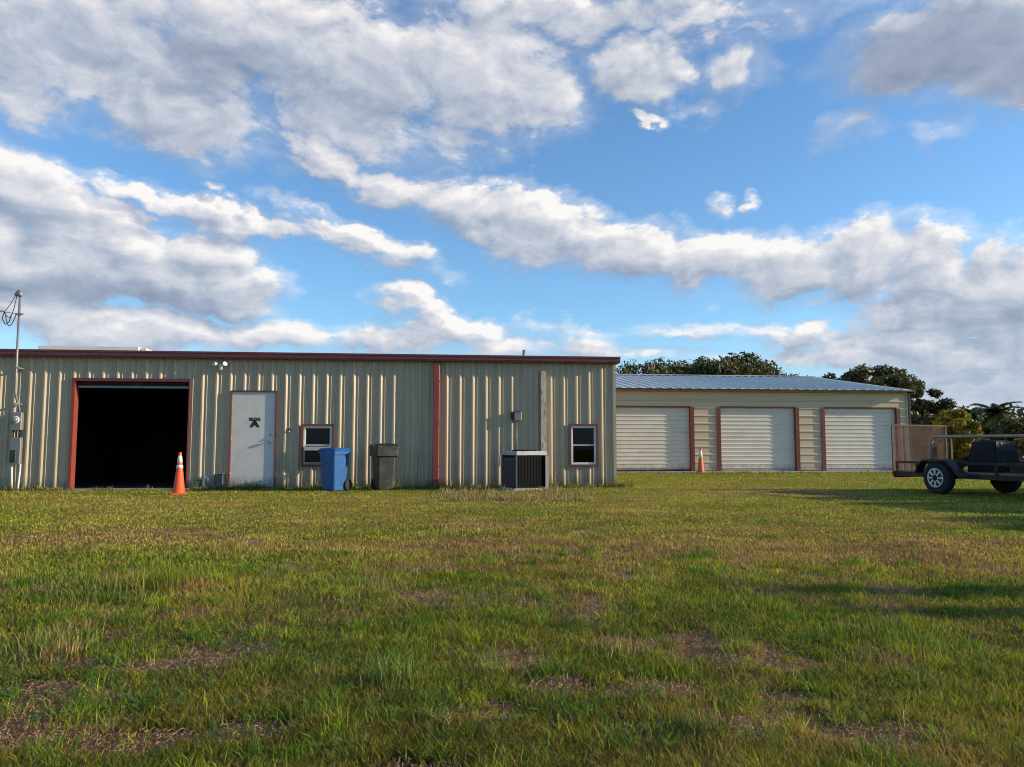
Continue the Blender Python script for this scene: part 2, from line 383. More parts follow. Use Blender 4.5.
def fields(x, y):
    d = np.hypot(x, y)
    n1 = fbm(x*.55+3, y*.8+9, 4); n2 = fbm(x*2.3+40, y*2.3+11, 4); n3 = fbm(x*.12+70, y*.2+31, 3)
    dirt = np.clip(bl(x, y, DIRT)*1.2 + (n2-.5)*2.6 + .10, 0, 1)*np.clip(1.2-(d-4)/6, 0, 1)
    dirt = np.maximum(dirt, np.clip((n2-.66)*6, 0, .8)*(d < 9))
    # dirt seen from a distance is thin grass
    dry = np.clip(bl(x, y, DRY), 0, 1)*.75 + np.clip((n1-.5)*2.2, -.5, .6) + .30*np.clip((d-4)/5, 0, 1) - .25*np.clip((d-18)/8, 0, 1)
    dry = np.clip(dry + .06, 0, 1)
    return dirt, dry, n1, n2, n3, d
C_ = lambda *a: np.array(a)
def ground_col(x, y):
    dirt, dry, n1, n2, n3, d = fields(x, y)
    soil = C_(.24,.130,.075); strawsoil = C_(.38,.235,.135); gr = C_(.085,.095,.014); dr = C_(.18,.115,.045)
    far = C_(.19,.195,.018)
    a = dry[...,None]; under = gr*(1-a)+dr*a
    under = under*.55  # ground under the blades darkened to paint in the shade of the gaps
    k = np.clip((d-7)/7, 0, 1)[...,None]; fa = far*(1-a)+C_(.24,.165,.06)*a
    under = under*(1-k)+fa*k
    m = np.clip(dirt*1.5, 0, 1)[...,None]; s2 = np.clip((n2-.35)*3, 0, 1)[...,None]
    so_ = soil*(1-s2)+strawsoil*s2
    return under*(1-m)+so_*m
def gz(x, y):
    d = np.hypot(x, y)
    return ((fbm(x*1.7, y*1.7, 3)-.5)*.05 + (fbm(x*6+9, y*6+2, 2)-.5)*.018)*np.clip(1.5-d/12, 0, 1)

# ground sheet
ta = np.sinh(np.linspace(-7.0, 7.0, 420))/np.sinh(7.0)*1500
tb = np.concatenate([np.linspace(-1500, -5, 12)[:-1], 
                     -5+ (np.sinh(np.linspace(0, 7.2, 400))/np.sinh(7.2))*1505])
X, Y = np.meshgrid(ta, tb); Z = gz(X, Y)
V = np.stack([X.ravel(), Y.ravel(), Z.ravel()], 1); nx, ny = len(ta), len(tb)
i = np.arange(nx*ny).reshape(ny, nx)
F = np.stack([i[:-1,:-1].ravel(), i[:-1,1:].ravel(), i[1:,1:].ravel(), i[1:,:-1].ravel()], 1)
M['ground'] = None
def groundmat():
    m = bpy.data.materials.new('lawn and soil'); m.use_nodes = True; N = NT(m.node_tree); b = N.n['Principled BSDF']
    a = N.new('ShaderNodeAttribute', attribute_name='col'); tc = N.new('ShaderNodeTexCoord'); v = tc.outputs['Object']
    n1 = N.noise(v, 9, 8, .7); n2 = N.noise(v, 55, 5, .7); n3 = N.noise(v, 1.1, 6, .65)
    c = N.vmath('SCALE', a.outputs['Color'], N.maprange(n1, .3, .7, .62, 1.38))
    c = N.vmath('SCALE', c, N.maprange(n2, .3, .7, .6, 1.4))
    c = N.mixc(N.maprange(n3, .5, .72, 0, .35, True), c, (.20, .14, .07, 1))
    N.l.new(c, b.inputs['Base Color']); b.inputs['Roughness'].default_value = 1; b.inputs['Specular IOR Level'].default_value = .1
    bp = N.new('ShaderNodeBump'); bp.inputs['Strength'].default_value = 1; bp.inputs['Distance'].default_value = .05
    h = N.math('ADD', n1, N.math('MULTIPLY', n2, .5)); N.l.new(h, bp.inputs['Height']); N.l.new(bp.outputs[0], b.inputs['Normal'])
    return m
M['ground'] = groundmat()
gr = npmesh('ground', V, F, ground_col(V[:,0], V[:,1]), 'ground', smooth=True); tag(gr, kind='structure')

# ------------------------------------------------------------------ buildings
P0 = gnd(250, 489.0); E_MAIN = Matrix.Translation(P0) @ Matrix.Rotation(PSI, 4, 'Z')
P1 = gnd(760, 471.8); E_FAR = Matrix.Translation(P1) @ Matrix.Rotation(PSI, 4, 'Z')
def on(E, px, py, off=0.0):
    """local (x, z) where the sight line through a pixel meets the plane `off` metres in front of the wall"""
    I = E.inverted(); o = I @ Vector((0, 0, CH)); d = I.to_3x3() @ ray(px, py)
    t = (-off-o.y)/d.y; q = o+d*t
    return q.x, q.z
def mx_(px, py=489, off=0): return on(E_MAIN, px, py, off)[0]
def mz_(px, py, off=0): return on(E_MAIN, px, py, off)[1]

shop = empty('metal_shop', P0, PSI, 'long tan ribbed metal shop with a maroon roof edge and open garage bay', 'building')
XR = mx_(616, 480); XL = mx_(0)-4.2; ZE = mz_(250, 359.5); DEP = 10.0
gx0, gx1 = mx_(72.3, 460), mx_(187, 460); gz1 = mz_(130, 381.5)
dx0, dx1 = mx_(230.5, 460), mx_(274.5, 460); dz1 = mz_(252, 392)
w1 = (mx_(301.5, 445), mx_(334, 445), mz_(318, 466.5), mz_(318, 424))
w2 = (mx_(568.8, 445), mx_(597.8, 445), mz_(583, 466.5), mz_(583, 424))
OPEN = [(gx0, gx1, 0, gz1), (dx0, dx1, 0, dz1), (w1[0]+.03, w1[1]-.03, w1[2]+.03, w1[3]-.03), (w2[0]+.03, w2[1]-.03, w2[2]+.03, w2[3]-.03)]
XP = mx_(435.5, 480)                     # red post position
XC = mx_(544, 480)                       # weathered channel
def rib_profile(x0, x1, phase, pitch=.3125):
    pts = []
    k = int((x0-phase)/pitch)-1
    while phase+k*pitch < x1+pitch:
        c = phase+k*pitch
        for dx, h in ((-.052,0),(-.016,.034),(.016,.034),(.052,0),(.086,0),(.096,.012),(.106,.012),(.116,0),(.189,0),(.199,.012),(.209,.012),(.219,0)):
            pts.append((c+dx, h))
        k += 1
    xs = [p_[0] for p_ in pts]; hs = [p_[1] for p_ in pts]
    f = lambda x: float(np.interp(x, xs, hs))
    res = [(x0, f(x0))]+[q for q in pts if x0 < q[0] < x1]+[(x1, f(x1))]
    return res, f
def ribbed_wall(mb, x0, x1, z0, z1, phase, openings=()):
    prof, f = rib_profile(x0, x1, phase)
    cuts = sorted(set([p_[0] for p_ in prof]+[c for o in openings for c in o[:2] if x0 < c < x1]))
    for a, b in zip(cuts[:-1], cuts[1:]):
        if b-a < 1e-6: continue
        mid = (a+b)/2; segs = [(z0, z1)]
        for o in openings:
            if o[0] < mid < o[1]:
                ns = []
                for s0, s1 in segs:
                    if o[2] > s0: ns.append((s0, min(s1, o[2])))
                    if o[3] < s1: ns.append((max(s0, o[3]), s1))
                segs = [q for q in ns if q[1]-q[0] > .001]
        for s0, s1 in segs:
            fa, fb_ = f(a), f(b)
            mb.add([(a,-fa,s0),(b,-fb_,s0),(b,-fb_,s1),(a,-fa,s1)], [(0,1,2,3)])
ph1 = mx_(200.4, 440, .02); ph2 = mx_(446.2, 440, .02)
for nm, a, b, ph in (('wall_panel', XL, XP-.02, ph1), ('wall_panel', XP+.02, XC-.02, ph2), ('wall_panel', XC+.02, XR-.06, mx_(563.6, 440, .02))):
    mb = MB(); ribbed_wall(mb, a, b, 0, ZE+.05, ph, OPEN); mb.build(nm, 'tan', shop)
mb = MB()   # side and back walls
mb.box(XL, XR-.02, DEP-.06, DEP, 0, ZE); mb.build('back_wall', 'tan', shop)
mb = MB(); prof, f = rib_profile(0, DEP-.06, .1)
for (a, fa), (b, fb_) in zip(prof[:-1], prof[1:]): mb.add([(XR-.034+fa,a,0),(XR-.034+fb_,b,0),(XR-.034+fb_,b,ZE),(XR-.034+fa,a,ZE)], [(0,1,2,3)])
mb.build('side_wall', 'tan', shop)
mb = MB(); mb.box(XL, XL+.05, 0.02, DEP-.06, 0, ZE); mb.build('side_wall', 'tan', shop)
mb = MB()   # added near-black liner, its colour stands in for the shade inside the bay
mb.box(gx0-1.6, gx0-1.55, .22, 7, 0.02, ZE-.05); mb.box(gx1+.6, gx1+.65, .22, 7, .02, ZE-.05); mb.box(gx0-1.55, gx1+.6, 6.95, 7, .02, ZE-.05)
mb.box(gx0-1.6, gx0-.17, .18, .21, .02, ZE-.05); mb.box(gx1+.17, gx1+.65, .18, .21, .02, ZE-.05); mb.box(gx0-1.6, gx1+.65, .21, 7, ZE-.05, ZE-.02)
mb.build('shade_lining', 'dark', shop)
for w in (w1, w2): MB().box(w[0]-.3, w[1]+.3, 1.0, 1.03, w[2]-.5, w[3]+.3).build('shade_backing', 'dark', shop)  # added near-black sheets, painted shade behind the panes
mb = MB(); mb.box(gx0-1.55, gx1+.6, .0, 6.95, -.05, .03); tag(mb.build('floor_slab', 'darkfloor', shop))
mb = MB(); mb.box(gx0-.05, gx1+.1, -.16, -.0, -.05, .03); mb.build('door_threshold', 'slab', shop)
# roof: low pitched, ribbed sheets
mb = MB(); RY = DEP/2; RH = .42
zt = ZE+.142
xs = np.arange(XL-.05, XR+.08, .305)
mb.add([(XL-.05,-.185,zt),(XR+.07,-.185,zt),(XR+.07,RY,zt+RH),(XL-.05,RY,zt+RH)], [(0,1,2,3)])
mb.add([(XL-.05,RY,zt+RH),(XR+.07,RY,zt+RH),(XR+.07,DEP+.1,zt),(XL-.05,DEP+.1,zt)], [(0,1,2,3)])
for x in xs[1:-1]:
    mb.add([(x-.03,-.185,zt+.002),(x,-.185,zt+.010),(x+.03,-.185,zt+.002),(x-.03,RY,zt+RH+.002),(x,RY,zt+RH+.03),(x+.03,RY,zt+RH+.002)], [(0,1,4,3),(1,2,5,4),(0,2,1)])
rf = mb.build('roof', 'galv', shop)
mb = MB()   # fascia: two-step maroon trim, with returns
mb.box(XL-.07, XR+.09, -.21, -.185, ZE+.035, ZE+.150); mb.box(XL-.07, XR+.09, -.19, -.055, ZE+.0, ZE+.034)
mb.box(XL-.07, XR+.09, -.23, -.21, ZE+.112, ZE+.150)
mb.box(XR+.07, XR+.09, -.185, DEP+.1, ZE+.0, ZE+.150)
mb.build('fascia', 'darkred', shop)
mb = MB(); mb.add([(XR-.02,0,ZE),(XR-.02,DEP,ZE),(XR-.02,RY,zt+RH-.02)], [(0,1,2)]); mb.build('gable', 'tan', shop)
mb = MB(); mb.box(XR-.06, XR, -.035, -.005, 0, ZE); mb.box(XR-.0, XR+.012, -.035, .06, 0, ZE); mb.build('corner_trim', 'tan', shop)
# low vent housing on the roof, seen over the left part of the fascia
def rot_at(px, py, depth): return E_MAIN.inverted() @ atd(px, py, depth)
a = on(E_MAIN, 38, 345.3, -4.6); b = on(E_MAIN, 139, 345.6, -4.6)
mb = MB(); mb.bbox(a[0], b[0], 4.6, 5.4, zt+RH-.06, a[1], .02); mb.box(b[0]+.02, b[0]+.16, 4.7, 5.3, zt+RH-.06, a[1]-.03)
tag(mb.build('ridge_vent', 'galv', shop))
a = on(E_MAIN, 524, 352, -3.0); mb = MB(); mb.tube([(a[0],3,zt+.2),(a[0],3,a[1]+.06)], .045, 10); mb.build('vent_pipe', 'graym', shop)
# garage bay trim, reveal and raised door
TW = .07
gt = MB(); g2_ = MB()
gt.box(gx0-TW, gx0, -.045, -.036, 0, gz1+.0); g2_.box(gx1, gx1+.03, -.045, -.036, 0, gz1); ht = MB(); ht.box(gx0-TW, gx1+.03, -.05, -.036, gz1, gz1+.07)
gt.box(gx0-.02, gx0, -.036, .17, 0, gz1); g2_.box(gx1, gx1+.02, -.036, .17, 0, gz1); ht.box(gx0-.02, gx1+.02, -.036, .17, gz1, gz1+.02)
gt.build('bay_jamb', 'red', shop); g2_.build('bay_jamb', 'red', shop); ht.build('bay_header', 'darkred', shop)  # header takes the darker maroon to paint in its shadow
rdm = MB(); zb = on(E_MAIN, 130, 388.2, -.12)[1]; n = 8
for k in range(3): z = zb+.05+k*.05; rdm.add([(gx0,.12,z),(gx1,.12,z),(gx1,.105,z+.025),(gx0,.105,z+.025),(gx1,.12,z+.05),(gx0,.12,z+.05)], [(0,1,2,3),(3,2,4,5)])
rd = rdm.build('raised_roll_door', 'grayp', shop)
MB().box(gx0+.01, gx1-.01, .09, .13, zb, zb+.05).build('bottom_bar', 'graym', rd)
# entry door
REC = .036
df = MB(); df.frame(dx0-.028, dx1+.028, 0.03, dz1+.028, .028, -.06, -.036, bottom=False)
df.box(dx0-.035+.0, dx0-.0, -.036, .05, .03, dz1); df.box(dx1, dx1+.035, -.036, .05, .03, dz1); df.box(dx0, dx1, -.036, .05, dz1, dz1+.035)
df.box(dx0, dx1, -.05, .05, 0.0, .035)
door = MB(); door.box(dx0+.005, dx1-.005, -.06+REC, .02, .04, dz1-.004); door = door.build('entry_door', 'door', shop)
dfo = df.build('door_frame', 'redshade', door)
MB().box(dx0-.028, dx0-.002, -.066, -.0605, .03, dz1).build('lit_jamb', 'red', dfo)  # brighter red strip paints the sunlight on the left jamb
kx, kz = on(E_MAIN, 270, 441.5, .03)
MB().lathe([(.028, -.024), (.03, -.030), (.012, -.036), (.012, -.058), (.028, -.066), (.032, -.080), (.026, -.094), (.008, -.098)], (kx, 0, kz), 'y', 16).build('door_knob', 'brass', door)
MB().lathe([(.026, -.024), (.026, -.034), (.008, -.036)], (kx, 0, kz+.16), 'y', 14).build('deadbolt', 'brass', door)
for hz in (.3, 1.1, 1.85): MB().tube([(dx0+.004, -.03, hz), (dx0+.004, -.03, hz+.1)], .009, 8).build('hinge', 'brass', door)
def text(s, size, x, z, y, parent, name='lettering', bold=.0, ext=.001):
    cu = bpy.data.curves.new(name, 'FONT'); cu.body = s; cu.size = size; cu.align_x = 'CENTER'; cu.align_y = 'CENTER'; cu.extrude = ext; cu.offset = bold; cu.resolution_u = 3
    o = bpy.data.objects.new(name+'_tmp', cu); COL.objects.link(o)
    me = bpy.data.meshes.new_from_object(o); bpy.data.objects.remove(o)
    me.transform(Matrix.Rotation(PI/2, 4, 'X')); me.materials.clear(); me.materials.append(M['black'])
    t = bpy.data.objects.new(name, me); COL.objects.link(t); t.location = (x, y, z); t.parent = parent; return t
tx, tz = on(E_MAIN, 254.7, 424, .03)
ta_ = text('A', .20, tx, tz, -.0265, door, bold=.016); ta_.scale = (1.25, 1, 1)
tx2, tz2 = on(E_MAIN, 254.9, 419.3, .03)
text('BLDG', .098, tx2, tz2, -.0265, door, bold=.006)
# windows
def window(w, kind):
    x0, x1, z0, z1 = w
    f = MB(); f.frame(x0, x1, z0, z1, .05, -.060, -.036); fo = f.build('window', 'redshade', shop)
    if kind == 1: MB().box(x0-.0, x0+.05, -.075, -.0605, z0, z1).build('lit_trim', 'red', fo)  # left trim overlaid in brighter red, its sunlight put into the colour
    i = .05; a0, a1, b0, b1 = x0+i, x1-i, z0+i, z1-i
    f = MB(); f.frame(a0, a1, b0, b1, .026, -.034, .02)
    f.box(x0+.031, a0, -.036, .02, z0+.031, z1-.031); f.box(a1, x1-.031, -.036, .02, z0+.031, z1-.031)
    f.build('frame', 'white', fo)
    zm = (b0+b1)/2
    up = MB().frame(a0+.026, a1-.026, zm-.012, b1-.026, .022, -.012, .014).build('upper_sash', 'white', fo)
    lo = MB().frame(a0+.026, a1-.026, b0+.026, zm+.016, .024, -.032, -.014).build('lower_sash', 'white', fo)
    MB().box(a0+.048, a1-.048, .0, .004, zm+.010, b1-.048).build('pane', 'glass', up)
    MB().box(a0+.050, a1-.050, -.024, -.020, b0+.050, zm-.008).build('pane', 'glass', lo)
    if kind == 2:
        m = MB()
        for k in range(5):
            zz = b1-.07-.016*k; m.add([(a0+.05,.06,zz),(a1-.05,.06,zz),(a1-.05,.075,zz-.02),(a0+.05,.075,zz-.02)], [(0,1,2,3)])
        m.add([(a0+.05,.06,zm+.14),(a0+.05,.06,zm+.02),(a1-.10,.062,zm+.02),(a1-.06,.062,zm+.04)], [(0,1,2,3)])
        m.build('bent_blind', 'paper', fo)
    else:
        m = MB(); m.box(a0+.05, a1-.05, .05, .06, b1-.16, b1-.06); m.build('blind', 'paper', fo)
window(w1, 1); window(w2, 2)
# small air conditioner set in the lower half of the left window
wx0, wx1 = w1[0]+.085, w1[1]-.085; wz0, wz1 = w1[2]+.085, (w1[2]+w1[3])/2-.03
wa = empty('window_air_conditioner', E_MAIN @ Vector(((wx0+wx1)/2, -.03, wz0)), PSI, 'pale grey window air conditioner in the lower half of the left window', 'air conditioner')
hw_ = (wx1-wx0)/2; hh_ = wz1-wz0
MB().bbox(-hw_, hw_, -.10, -.005, 0, hh_, .008).build('casing', 'graym', wa)
MB().box(-hw_+.0, hw_-.0, -.112, -.1005, hh_-.09, hh_-.01).build('control_strip', 'acwhite', wa)
m = MB(); m.box(-hw_+.02, hw_-.02, -.106, -.1005, .02, hh_-.10); gk = m.build('grille', 'acblack', wa)
for k in range(5): z = .04+k*(hh_-.16)/5; MB().box(-hw_+.03, hw_-.03, -.112, -.1065, z, z+.008).build('louvre', 'grayp', gk)
# red downspout post and weathered channel
pw_ = .075
mb = MB(); mb.bbox(XP-pw_, XP+pw_, -.15, -.0, .05, ZE-.02, .012)
for z in (.5, 1.5, 2.5): mb.box(XP-pw_-.006, XP+pw_+.006, -.156, -.03, z, z+.03)
mb.build('downspout', 'red', shop)
cx0, cx1 = mx_(541.2, 440, .11), mx_(546.6, 440, .11); ct = mz_(544, 371, .1)
mb = MB(); mb.box(cx0, cx1, -.115, -.105, .03, ct); mb.box(cx0-.0, cx0+.01, -.105, 0, .03, ct); mb.box(cx1-.01, cx1, -.105, 0, .03, ct); mb.box(cx0, cx1, -.105, 0, ct-.01, ct-.001)
mb.build('channel_post', 'weather', shop)
mb = MB(); mb.box(XC-.05, XC+.05, -.012, -.002, 0, ZE); mb.build('joint_strip', 'tan', shop)
mb = MB(); mb.box(XL, gx0-.02, -.02, .06, -.1, .035); mb.box(gx1+.02, dx0-.04, -.02, .06, -.1, .035); mb.box(dx1+.04, XR-.01, -.02, .06, -.1, .035)
mb.build('foundation', 'slab', shop)

def onwall(px, py, off=.04, E=E_MAIN):
    x, z = on(E, px, py, off); return E @ Vector((x, -off, z)), x, z
# twin flood light
c, x, z = onwall(221, 366, .05)
fl = empty('flood_light', c, PSI, 'twin white floodlight on the wall under the maroon roof edge', 'light')
MB().bbox(-.05, .05, -.02, .014, -.05, .05, .01).build('base_plate', 'white', fl)
for s in (-1, 1):
    m = MB(); a = Vector((s*.03, -.02, .0)); d = Vector((s*.55, -.6, .25)).normalized()
    m.tube([a, a+d*.05, a+d*.06, a+d*.12, a+d*.15], [.013, .016, .034, .048, .052], 14); m.build('lamp_head', 'white', fl)
m = MB(); m.tube([(0.02, -.02, -.04), (0.02, -.07, -.07), (0.02, -.10, -.075)], [.02, .035, .03], 10); m.build('motion_sensor', 'white', fl)

# electric service: mast, meter, breaker box
c, x, z = onwall(18, 420, .045)
em = empty('electric_meter', E_MAIN @ Vector((x, -.045, 0)), PSI, 'round glass electric meter and breaker box under a tall service mast', 'electric meter')
def lw(px, py, off=.045):
    a, b = on(E_MAIN, px, py, off); return a-x, b
a0 = lw(12.6, 430); a1 = lw(24.3, 412.4)
m = MB(); m.bbox(a0[0], a1[0], -.11, .01, a0[1], a1[1], .012); mo = m.build('meter_box', 'graym', em)
mc = lw(18.2, 420); m = MB(); m.lathe([(.085, -.11), (.085, -.135), (.075, -.14)], (mc[0], 0, mc[1]), 'y', 20); m.build('meter_ring', 'white', mo)
m = MB(); m.lathe([(.07, -.14), (.068, -.19), (.05, -.205), (.01, -.207)], (mc[0], 0, mc[1]), 'y', 18); m.build('meter_glass', 'graym', mo)
b0 = lw(10.8, 464.5); b1 = lw(23, 437.5)
m = MB(); m.bbox(b0[0], b1[0], -.09, .01, b0[1], b1[1], .01); bo = m.build('breaker_box', 'graym', em)
c0 = lw(12.2, 462); c1 = lw(19, 450); MB().bbox(c0[0], c1[0], -.13, -.0905, c0[1], c1[1], .01).build('switch_cover', 'grayp', bo)
t0 = lw(20.5, 413, .05); zt_ = ZE+.2
mp = lw(20.3, 413)[0]; topz = lw(22, 298.5, .05)[1]
m = MB(); m.tube([(mp, -.045, t0[1]-.02), (mp, -.06, t0[1]+.10), (mp, -.27, t0[1]+.45), (mp, -.27, topz)], .026, 10); m.build('mast', 'graym', em)
m = MB(); m.tube([(mp-.0, -.27, topz-.01), (mp, -.27, topz+.05), (mp-.03, -.26, topz+.09), (mp-.10, -.20, topz+.06), (mp-.13, -.21, topz+.02)], [.04, .06, .06, .05, .035], 12); m.build('weatherhead', 'graym', em)
for z in (1.9, 2.7): MB().box(mp-.04, mp+.04, -.30, .01, z, z+.03).build('strap', 'graym', em)
MB().box(mp-.07, mp+.09, -.31, -.23, topz-.42, topz-.39).build('wire_bracket', 'graym', em)
for q, (pa, pb) in enumerate((((12.6, 465), (12.3, 489)), ((21, 465), (18.6, 489)))):
    A_ = lw(*pa); B_ = lw(*pb); MB().tube([(A_[0], -.03, A_[1]+.02), (A_[0], -.03, A_[1]-.12), (B_[0], -.03, .1), (B_[0], -.03, -.05)], .02, 8).build('conduit', 'pvc', em)
for dx in (-.07, .0, .06): MB().tube([(mc[0]+dx, -.03, a0[1]+.01), (mc[0]+dx, -.03, b1[1]-.01)], .014, 8).build('nipple', 'steelblk', em)
# service wires
wl = MB(); hub = Vector((mp, -.27, topz-.40)); hd = Vector((mp-.13, -.21, topz+.02))
anchor = Vector((mp-.32, -.27, topz-.36))
def loop(a, b, sag, n=10, side=0):
    return [a.lerp(b, t)+Vector((side*math.sin(PI*t), 0, -sag*math.sin(PI*t))) for t in [k/n for k in range(n+1)]]
wl.tube(loop(hd, anchor, .03), .007, 6); wl.tube(loop(hd+Vector((.03,0,0)), anchor, .28, 14, .02), .008, 6)
wl.tube(loop(hub+Vector((-.05,0,.02)), anchor+Vector((.02,0,0)), .30, 14, -.02), .009, 6)
wl.tube([anchor+Vector((0,0,-.02)), anchor+Vector((-.03,0,-.15)), anchor+Vector((.04,0,-.28)), anchor+Vector((.12,0,-.22)), anchor+Vector((.16,0,-.05))], .011, 6)
wl.tube([anchor, hub], .006, 6)
far_ = Vector((mp-9, -4.0, topz+1.6))
for dz in (0, .02): wl.tube(loop(anchor+Vector((0,0,dz)), far_+Vector((0,0,dz)), .55, 20), .009, 6)
wo = wl.build('service_wires', 'wire'); wo.location = em.location; wo.rotation_euler = (0,0,PSI)
tag(wo, 'black looping overhead wires tied to the top of the service mast', 'wires')
# pole that carries the wires, left of the picture
pp = em.matrix_basis if False else (Matrix.Translation(em.location) @ Matrix.Rotation(PSI, 4, 'Z')) @ far_
up = empty('utility_pole', (pp.x, pp.y, 0), 0, 'wooden utility pole holding the overhead wires left of the shop', 'utility pole')
MB().tube([(0,0,-.1), (0,0,pp.z+.6)], [.15, .11], 12).build('pole', 'bark', up); MB().box(-.9, .9, -.05, .05, pp.z+.2, pp.z+.3).build('crossarm', 'wood', up)

# hose bib, pipe stub, ground box
c = onwall(205, 488, .10)[0]; c.z = 0; sp_ = empty('standpipe', c, PSI, 'white bent plastic pipe rising from the grass beside the entry door', 'pipe')
zt2 = mz_(206, 477, .1)
MB().tube([(-.03,0,-.05), (-.03,0,zt2*.6), (-.02,0,zt2*.85), (.02,-.01,zt2), (.07,-.01,zt2-.02), (.07,-.01,zt2-.10)], .026, 10).build('bent_pipe', 'pvc', sp_)
c = onwall(200, 488, .12)[0]; c.z = 0; hb = empty('water_spigot', c, PSI, 'short dark water spigot left of the white bent pipe', 'spigot')
z2 = mz_(200, 480, .1); MB().tube([(0,0,-.05), (0,0,z2), (0,-.03,z2+.03), (-.05,-.08,z2-.01)], .016, 8).build('riser', 'steelblk', hb)
MB().lathe([(.035, z2+.05), (.035, z2+.062)], (0,-.03,0), 'z', 10).build('handle', 'steelblk', hb)
a = on(E_MAIN, 217, 486, .1)[0]; b, zt3 = on(E_MAIN, 223.8, 474, .1)
c = E_MAIN @ Vector(((a+b)/2, -.12, 0)); ub = empty('junction_box', c, PSI, 'small grey blue utility box on the wall foot left of the entry door', 'utility box')
w = (b-a)/2; MB().bbox(-w, w, -.06, .08, .02, zt3, .01).build('box_body', 'acblue', ub); MB().box(-w-.01, w+.01, -.07, .085, zt3, zt3+.015).build('lid', 'graym', ub)
# disconnect box over the air conditioner
a = on(E_MAIN, 514.2, 420.5, .05); b = on(E_MAIN, 521.3, 411.5, .05)
c = E_MAIN @ Vector(((a[0]+b[0])/2, -.04, a[1])); db = empty('disconnect_box', c, PSI, 'small pale grey disconnect box on the wall above the air conditioner', 'electrical box')
w = (b[0]-a[0])/2; h = b[1]-a[1]
MB().bbox(-w, w, -.09, .006, 0, h, .012).build('box_body', 'graym', db); MB().box(-w-.01, w+.01, -.105, .0, h+.001, h+.02).build('rain_hood', 'graym', db)
MB().tube([(-.03, -.03, .005), (-.03, -.03, -.5), (-.0, -.05, -.95)], .013, 8).build('conduit', 'graym', db)
MB().box(-w-.09, -w-.02, -.05, .004, .02, h-.02).build('side_switch', 'grayp', db)
# pipe clamp between door and window
c = onwall(289.5, 431, .05)[0]; fc = empty('wall_faucet', c, PSI, 'tiny metal faucet on the wall between the entry door and the left window', 'faucet')
MB().tube([(0, .04, 0), (0, -.05, 0), (.0, -.07, -.05)], .015, 8).build('spout', 'brass', fc); MB().box(-.05, .05, -.035, -.025, .03, .042).build('handle', 'steelblk', fc)

# air conditioner
q = gnd(526, 490.3); loc = E_MAIN.inverted() @ q; loc.z = 0
ac = empty('air_conditioner', E_MAIN @ Vector((loc.x, loc.y+.32, 0)), PSI+math.radians(20), 'black grilled outdoor air conditioner with a white top under the small wall box', 'air conditioner')
H = mz_(528, 451, .6); w = .37; dpt = .34
MB().box(-w-.08, w+.08, -dpt-.08, dpt+.08, -.03, .05).build('pad', 'slab', ac)
MB().bbox(-w, w, -dpt, dpt, .06, H-.09, .02).build('coil_body', 'acblack', ac)
m = MB(); 
for k in range(13): z = .11+k*(H-.24)/12; m.box(-w+.03, w-.03, -dpt-.008, -dpt-.001, z, z+.010)
for k in range(9): x_ = -w+.06+k*(2*w-.12)/8; m.box(x_-.004, x_+.004, -dpt-.014, -dpt-.008, .09, H-.10)
m.build('front_grille', 'acblack', ac)
m = MB()
for k in range(16):
    z = .10+k*(H-.24)/16; m.add([(-w-.003,-dpt+.03,z),(-w-.003,dpt-.03,z),(-w-.026,dpt-.03,z-.012),(-w-.026,-dpt+.03,z-.012),(-w-.003,-dpt+.03,z+.028),(-w-.003,dpt-.03,z+.028)], [(0,1,2,3),(3,2,5,4)])
m.build('side_louvres', 'acblue', ac)
for sx in (-1, 1):
    for sy in (-1, 1): MB().box(sx*w-.02-(.0 if sx<0 else -.004), sx*w+.02-(.004 if sx<0 else 0), sy*dpt-.02, sy*dpt+.02, .05, H-.0905).build('corner_post', 'acblue', ac)
m = MB(); m.bbox(-w-.02, w+.03, -dpt-.03, dpt+.02, H-.09, H, .02); top = m.build('top_cover', 'acwhite', ac)
m = MB(); m.lathe([(.28, H+.001), (.28, H+.02), (.25, H+.03)], (0,0,0), 'z', 24); m.build('fan_guard', 'acblack', top)
m = MB(); m.box(w-.03, w+.05, -dpt-.05, -dpt-.0215, .05, H-.1); m.build('line_cover', 'graym', ac)

# ------------------------------------------------------------------ bins
def rr(hx, hy, z, r=.05, n=3, cy=0):
    pts = []
    for sx, sy, a in ((1,-1,-90),(1,1,0),(-1,1,90),(-1,-1,180)):
        for k in range(n+1):
            t = math.radians(a+90*k/n); pts.append((sx*(hx-r)+r*math.cos(t), cy+sy*(hy-r)+r*math.sin(t), z))
    return pts
# blue cart
q = gnd(333, 491.2); l = E_MAIN.inverted() @ q
bb = empty('recycling_bin', E_MAIN @ Vector((l.x, l.y+.18, 0)), PSI+math.radians(-38), 'bright blue wheeled plastic bin standing below the left window', 'bin')
HB = mz_(334, 447.5, .4); s_ = HB/1.0; bb.scale = (.90, .90, 1)
m = MB(); m.loft([rr(.21*s_,.22*s_,.02), rr(.23*s_,.245*s_,.30*s_), rr(.262*s_,.285*s_,.80*s_), rr(.27*s_,.29*s_,.86*s_), rr(.295*s_,.315*s_,.862*s_), rr(.295*s_,.315*s_,.90*s_)], smooth=False); m.build('bin_body', 'blue', bb)
for xx in (-.12, .12): MB().box((xx-.015)*s_, (xx+.015)*s_, -.285*s_, -.262*s_, .62*s_, .80*s_).build('front_ridge', 'blue', bb)
m = MB(); m.loft([rr(.305*s_,.325*s_,.905*s_), rr(.31*s_,.33*s_,.93*s_), rr(.27*s_,.29*s_,.975*s_), rr(.20*s_,.22*s_,.995*s_)], smooth=False); lid = m.build('lid', 'blue', bb)
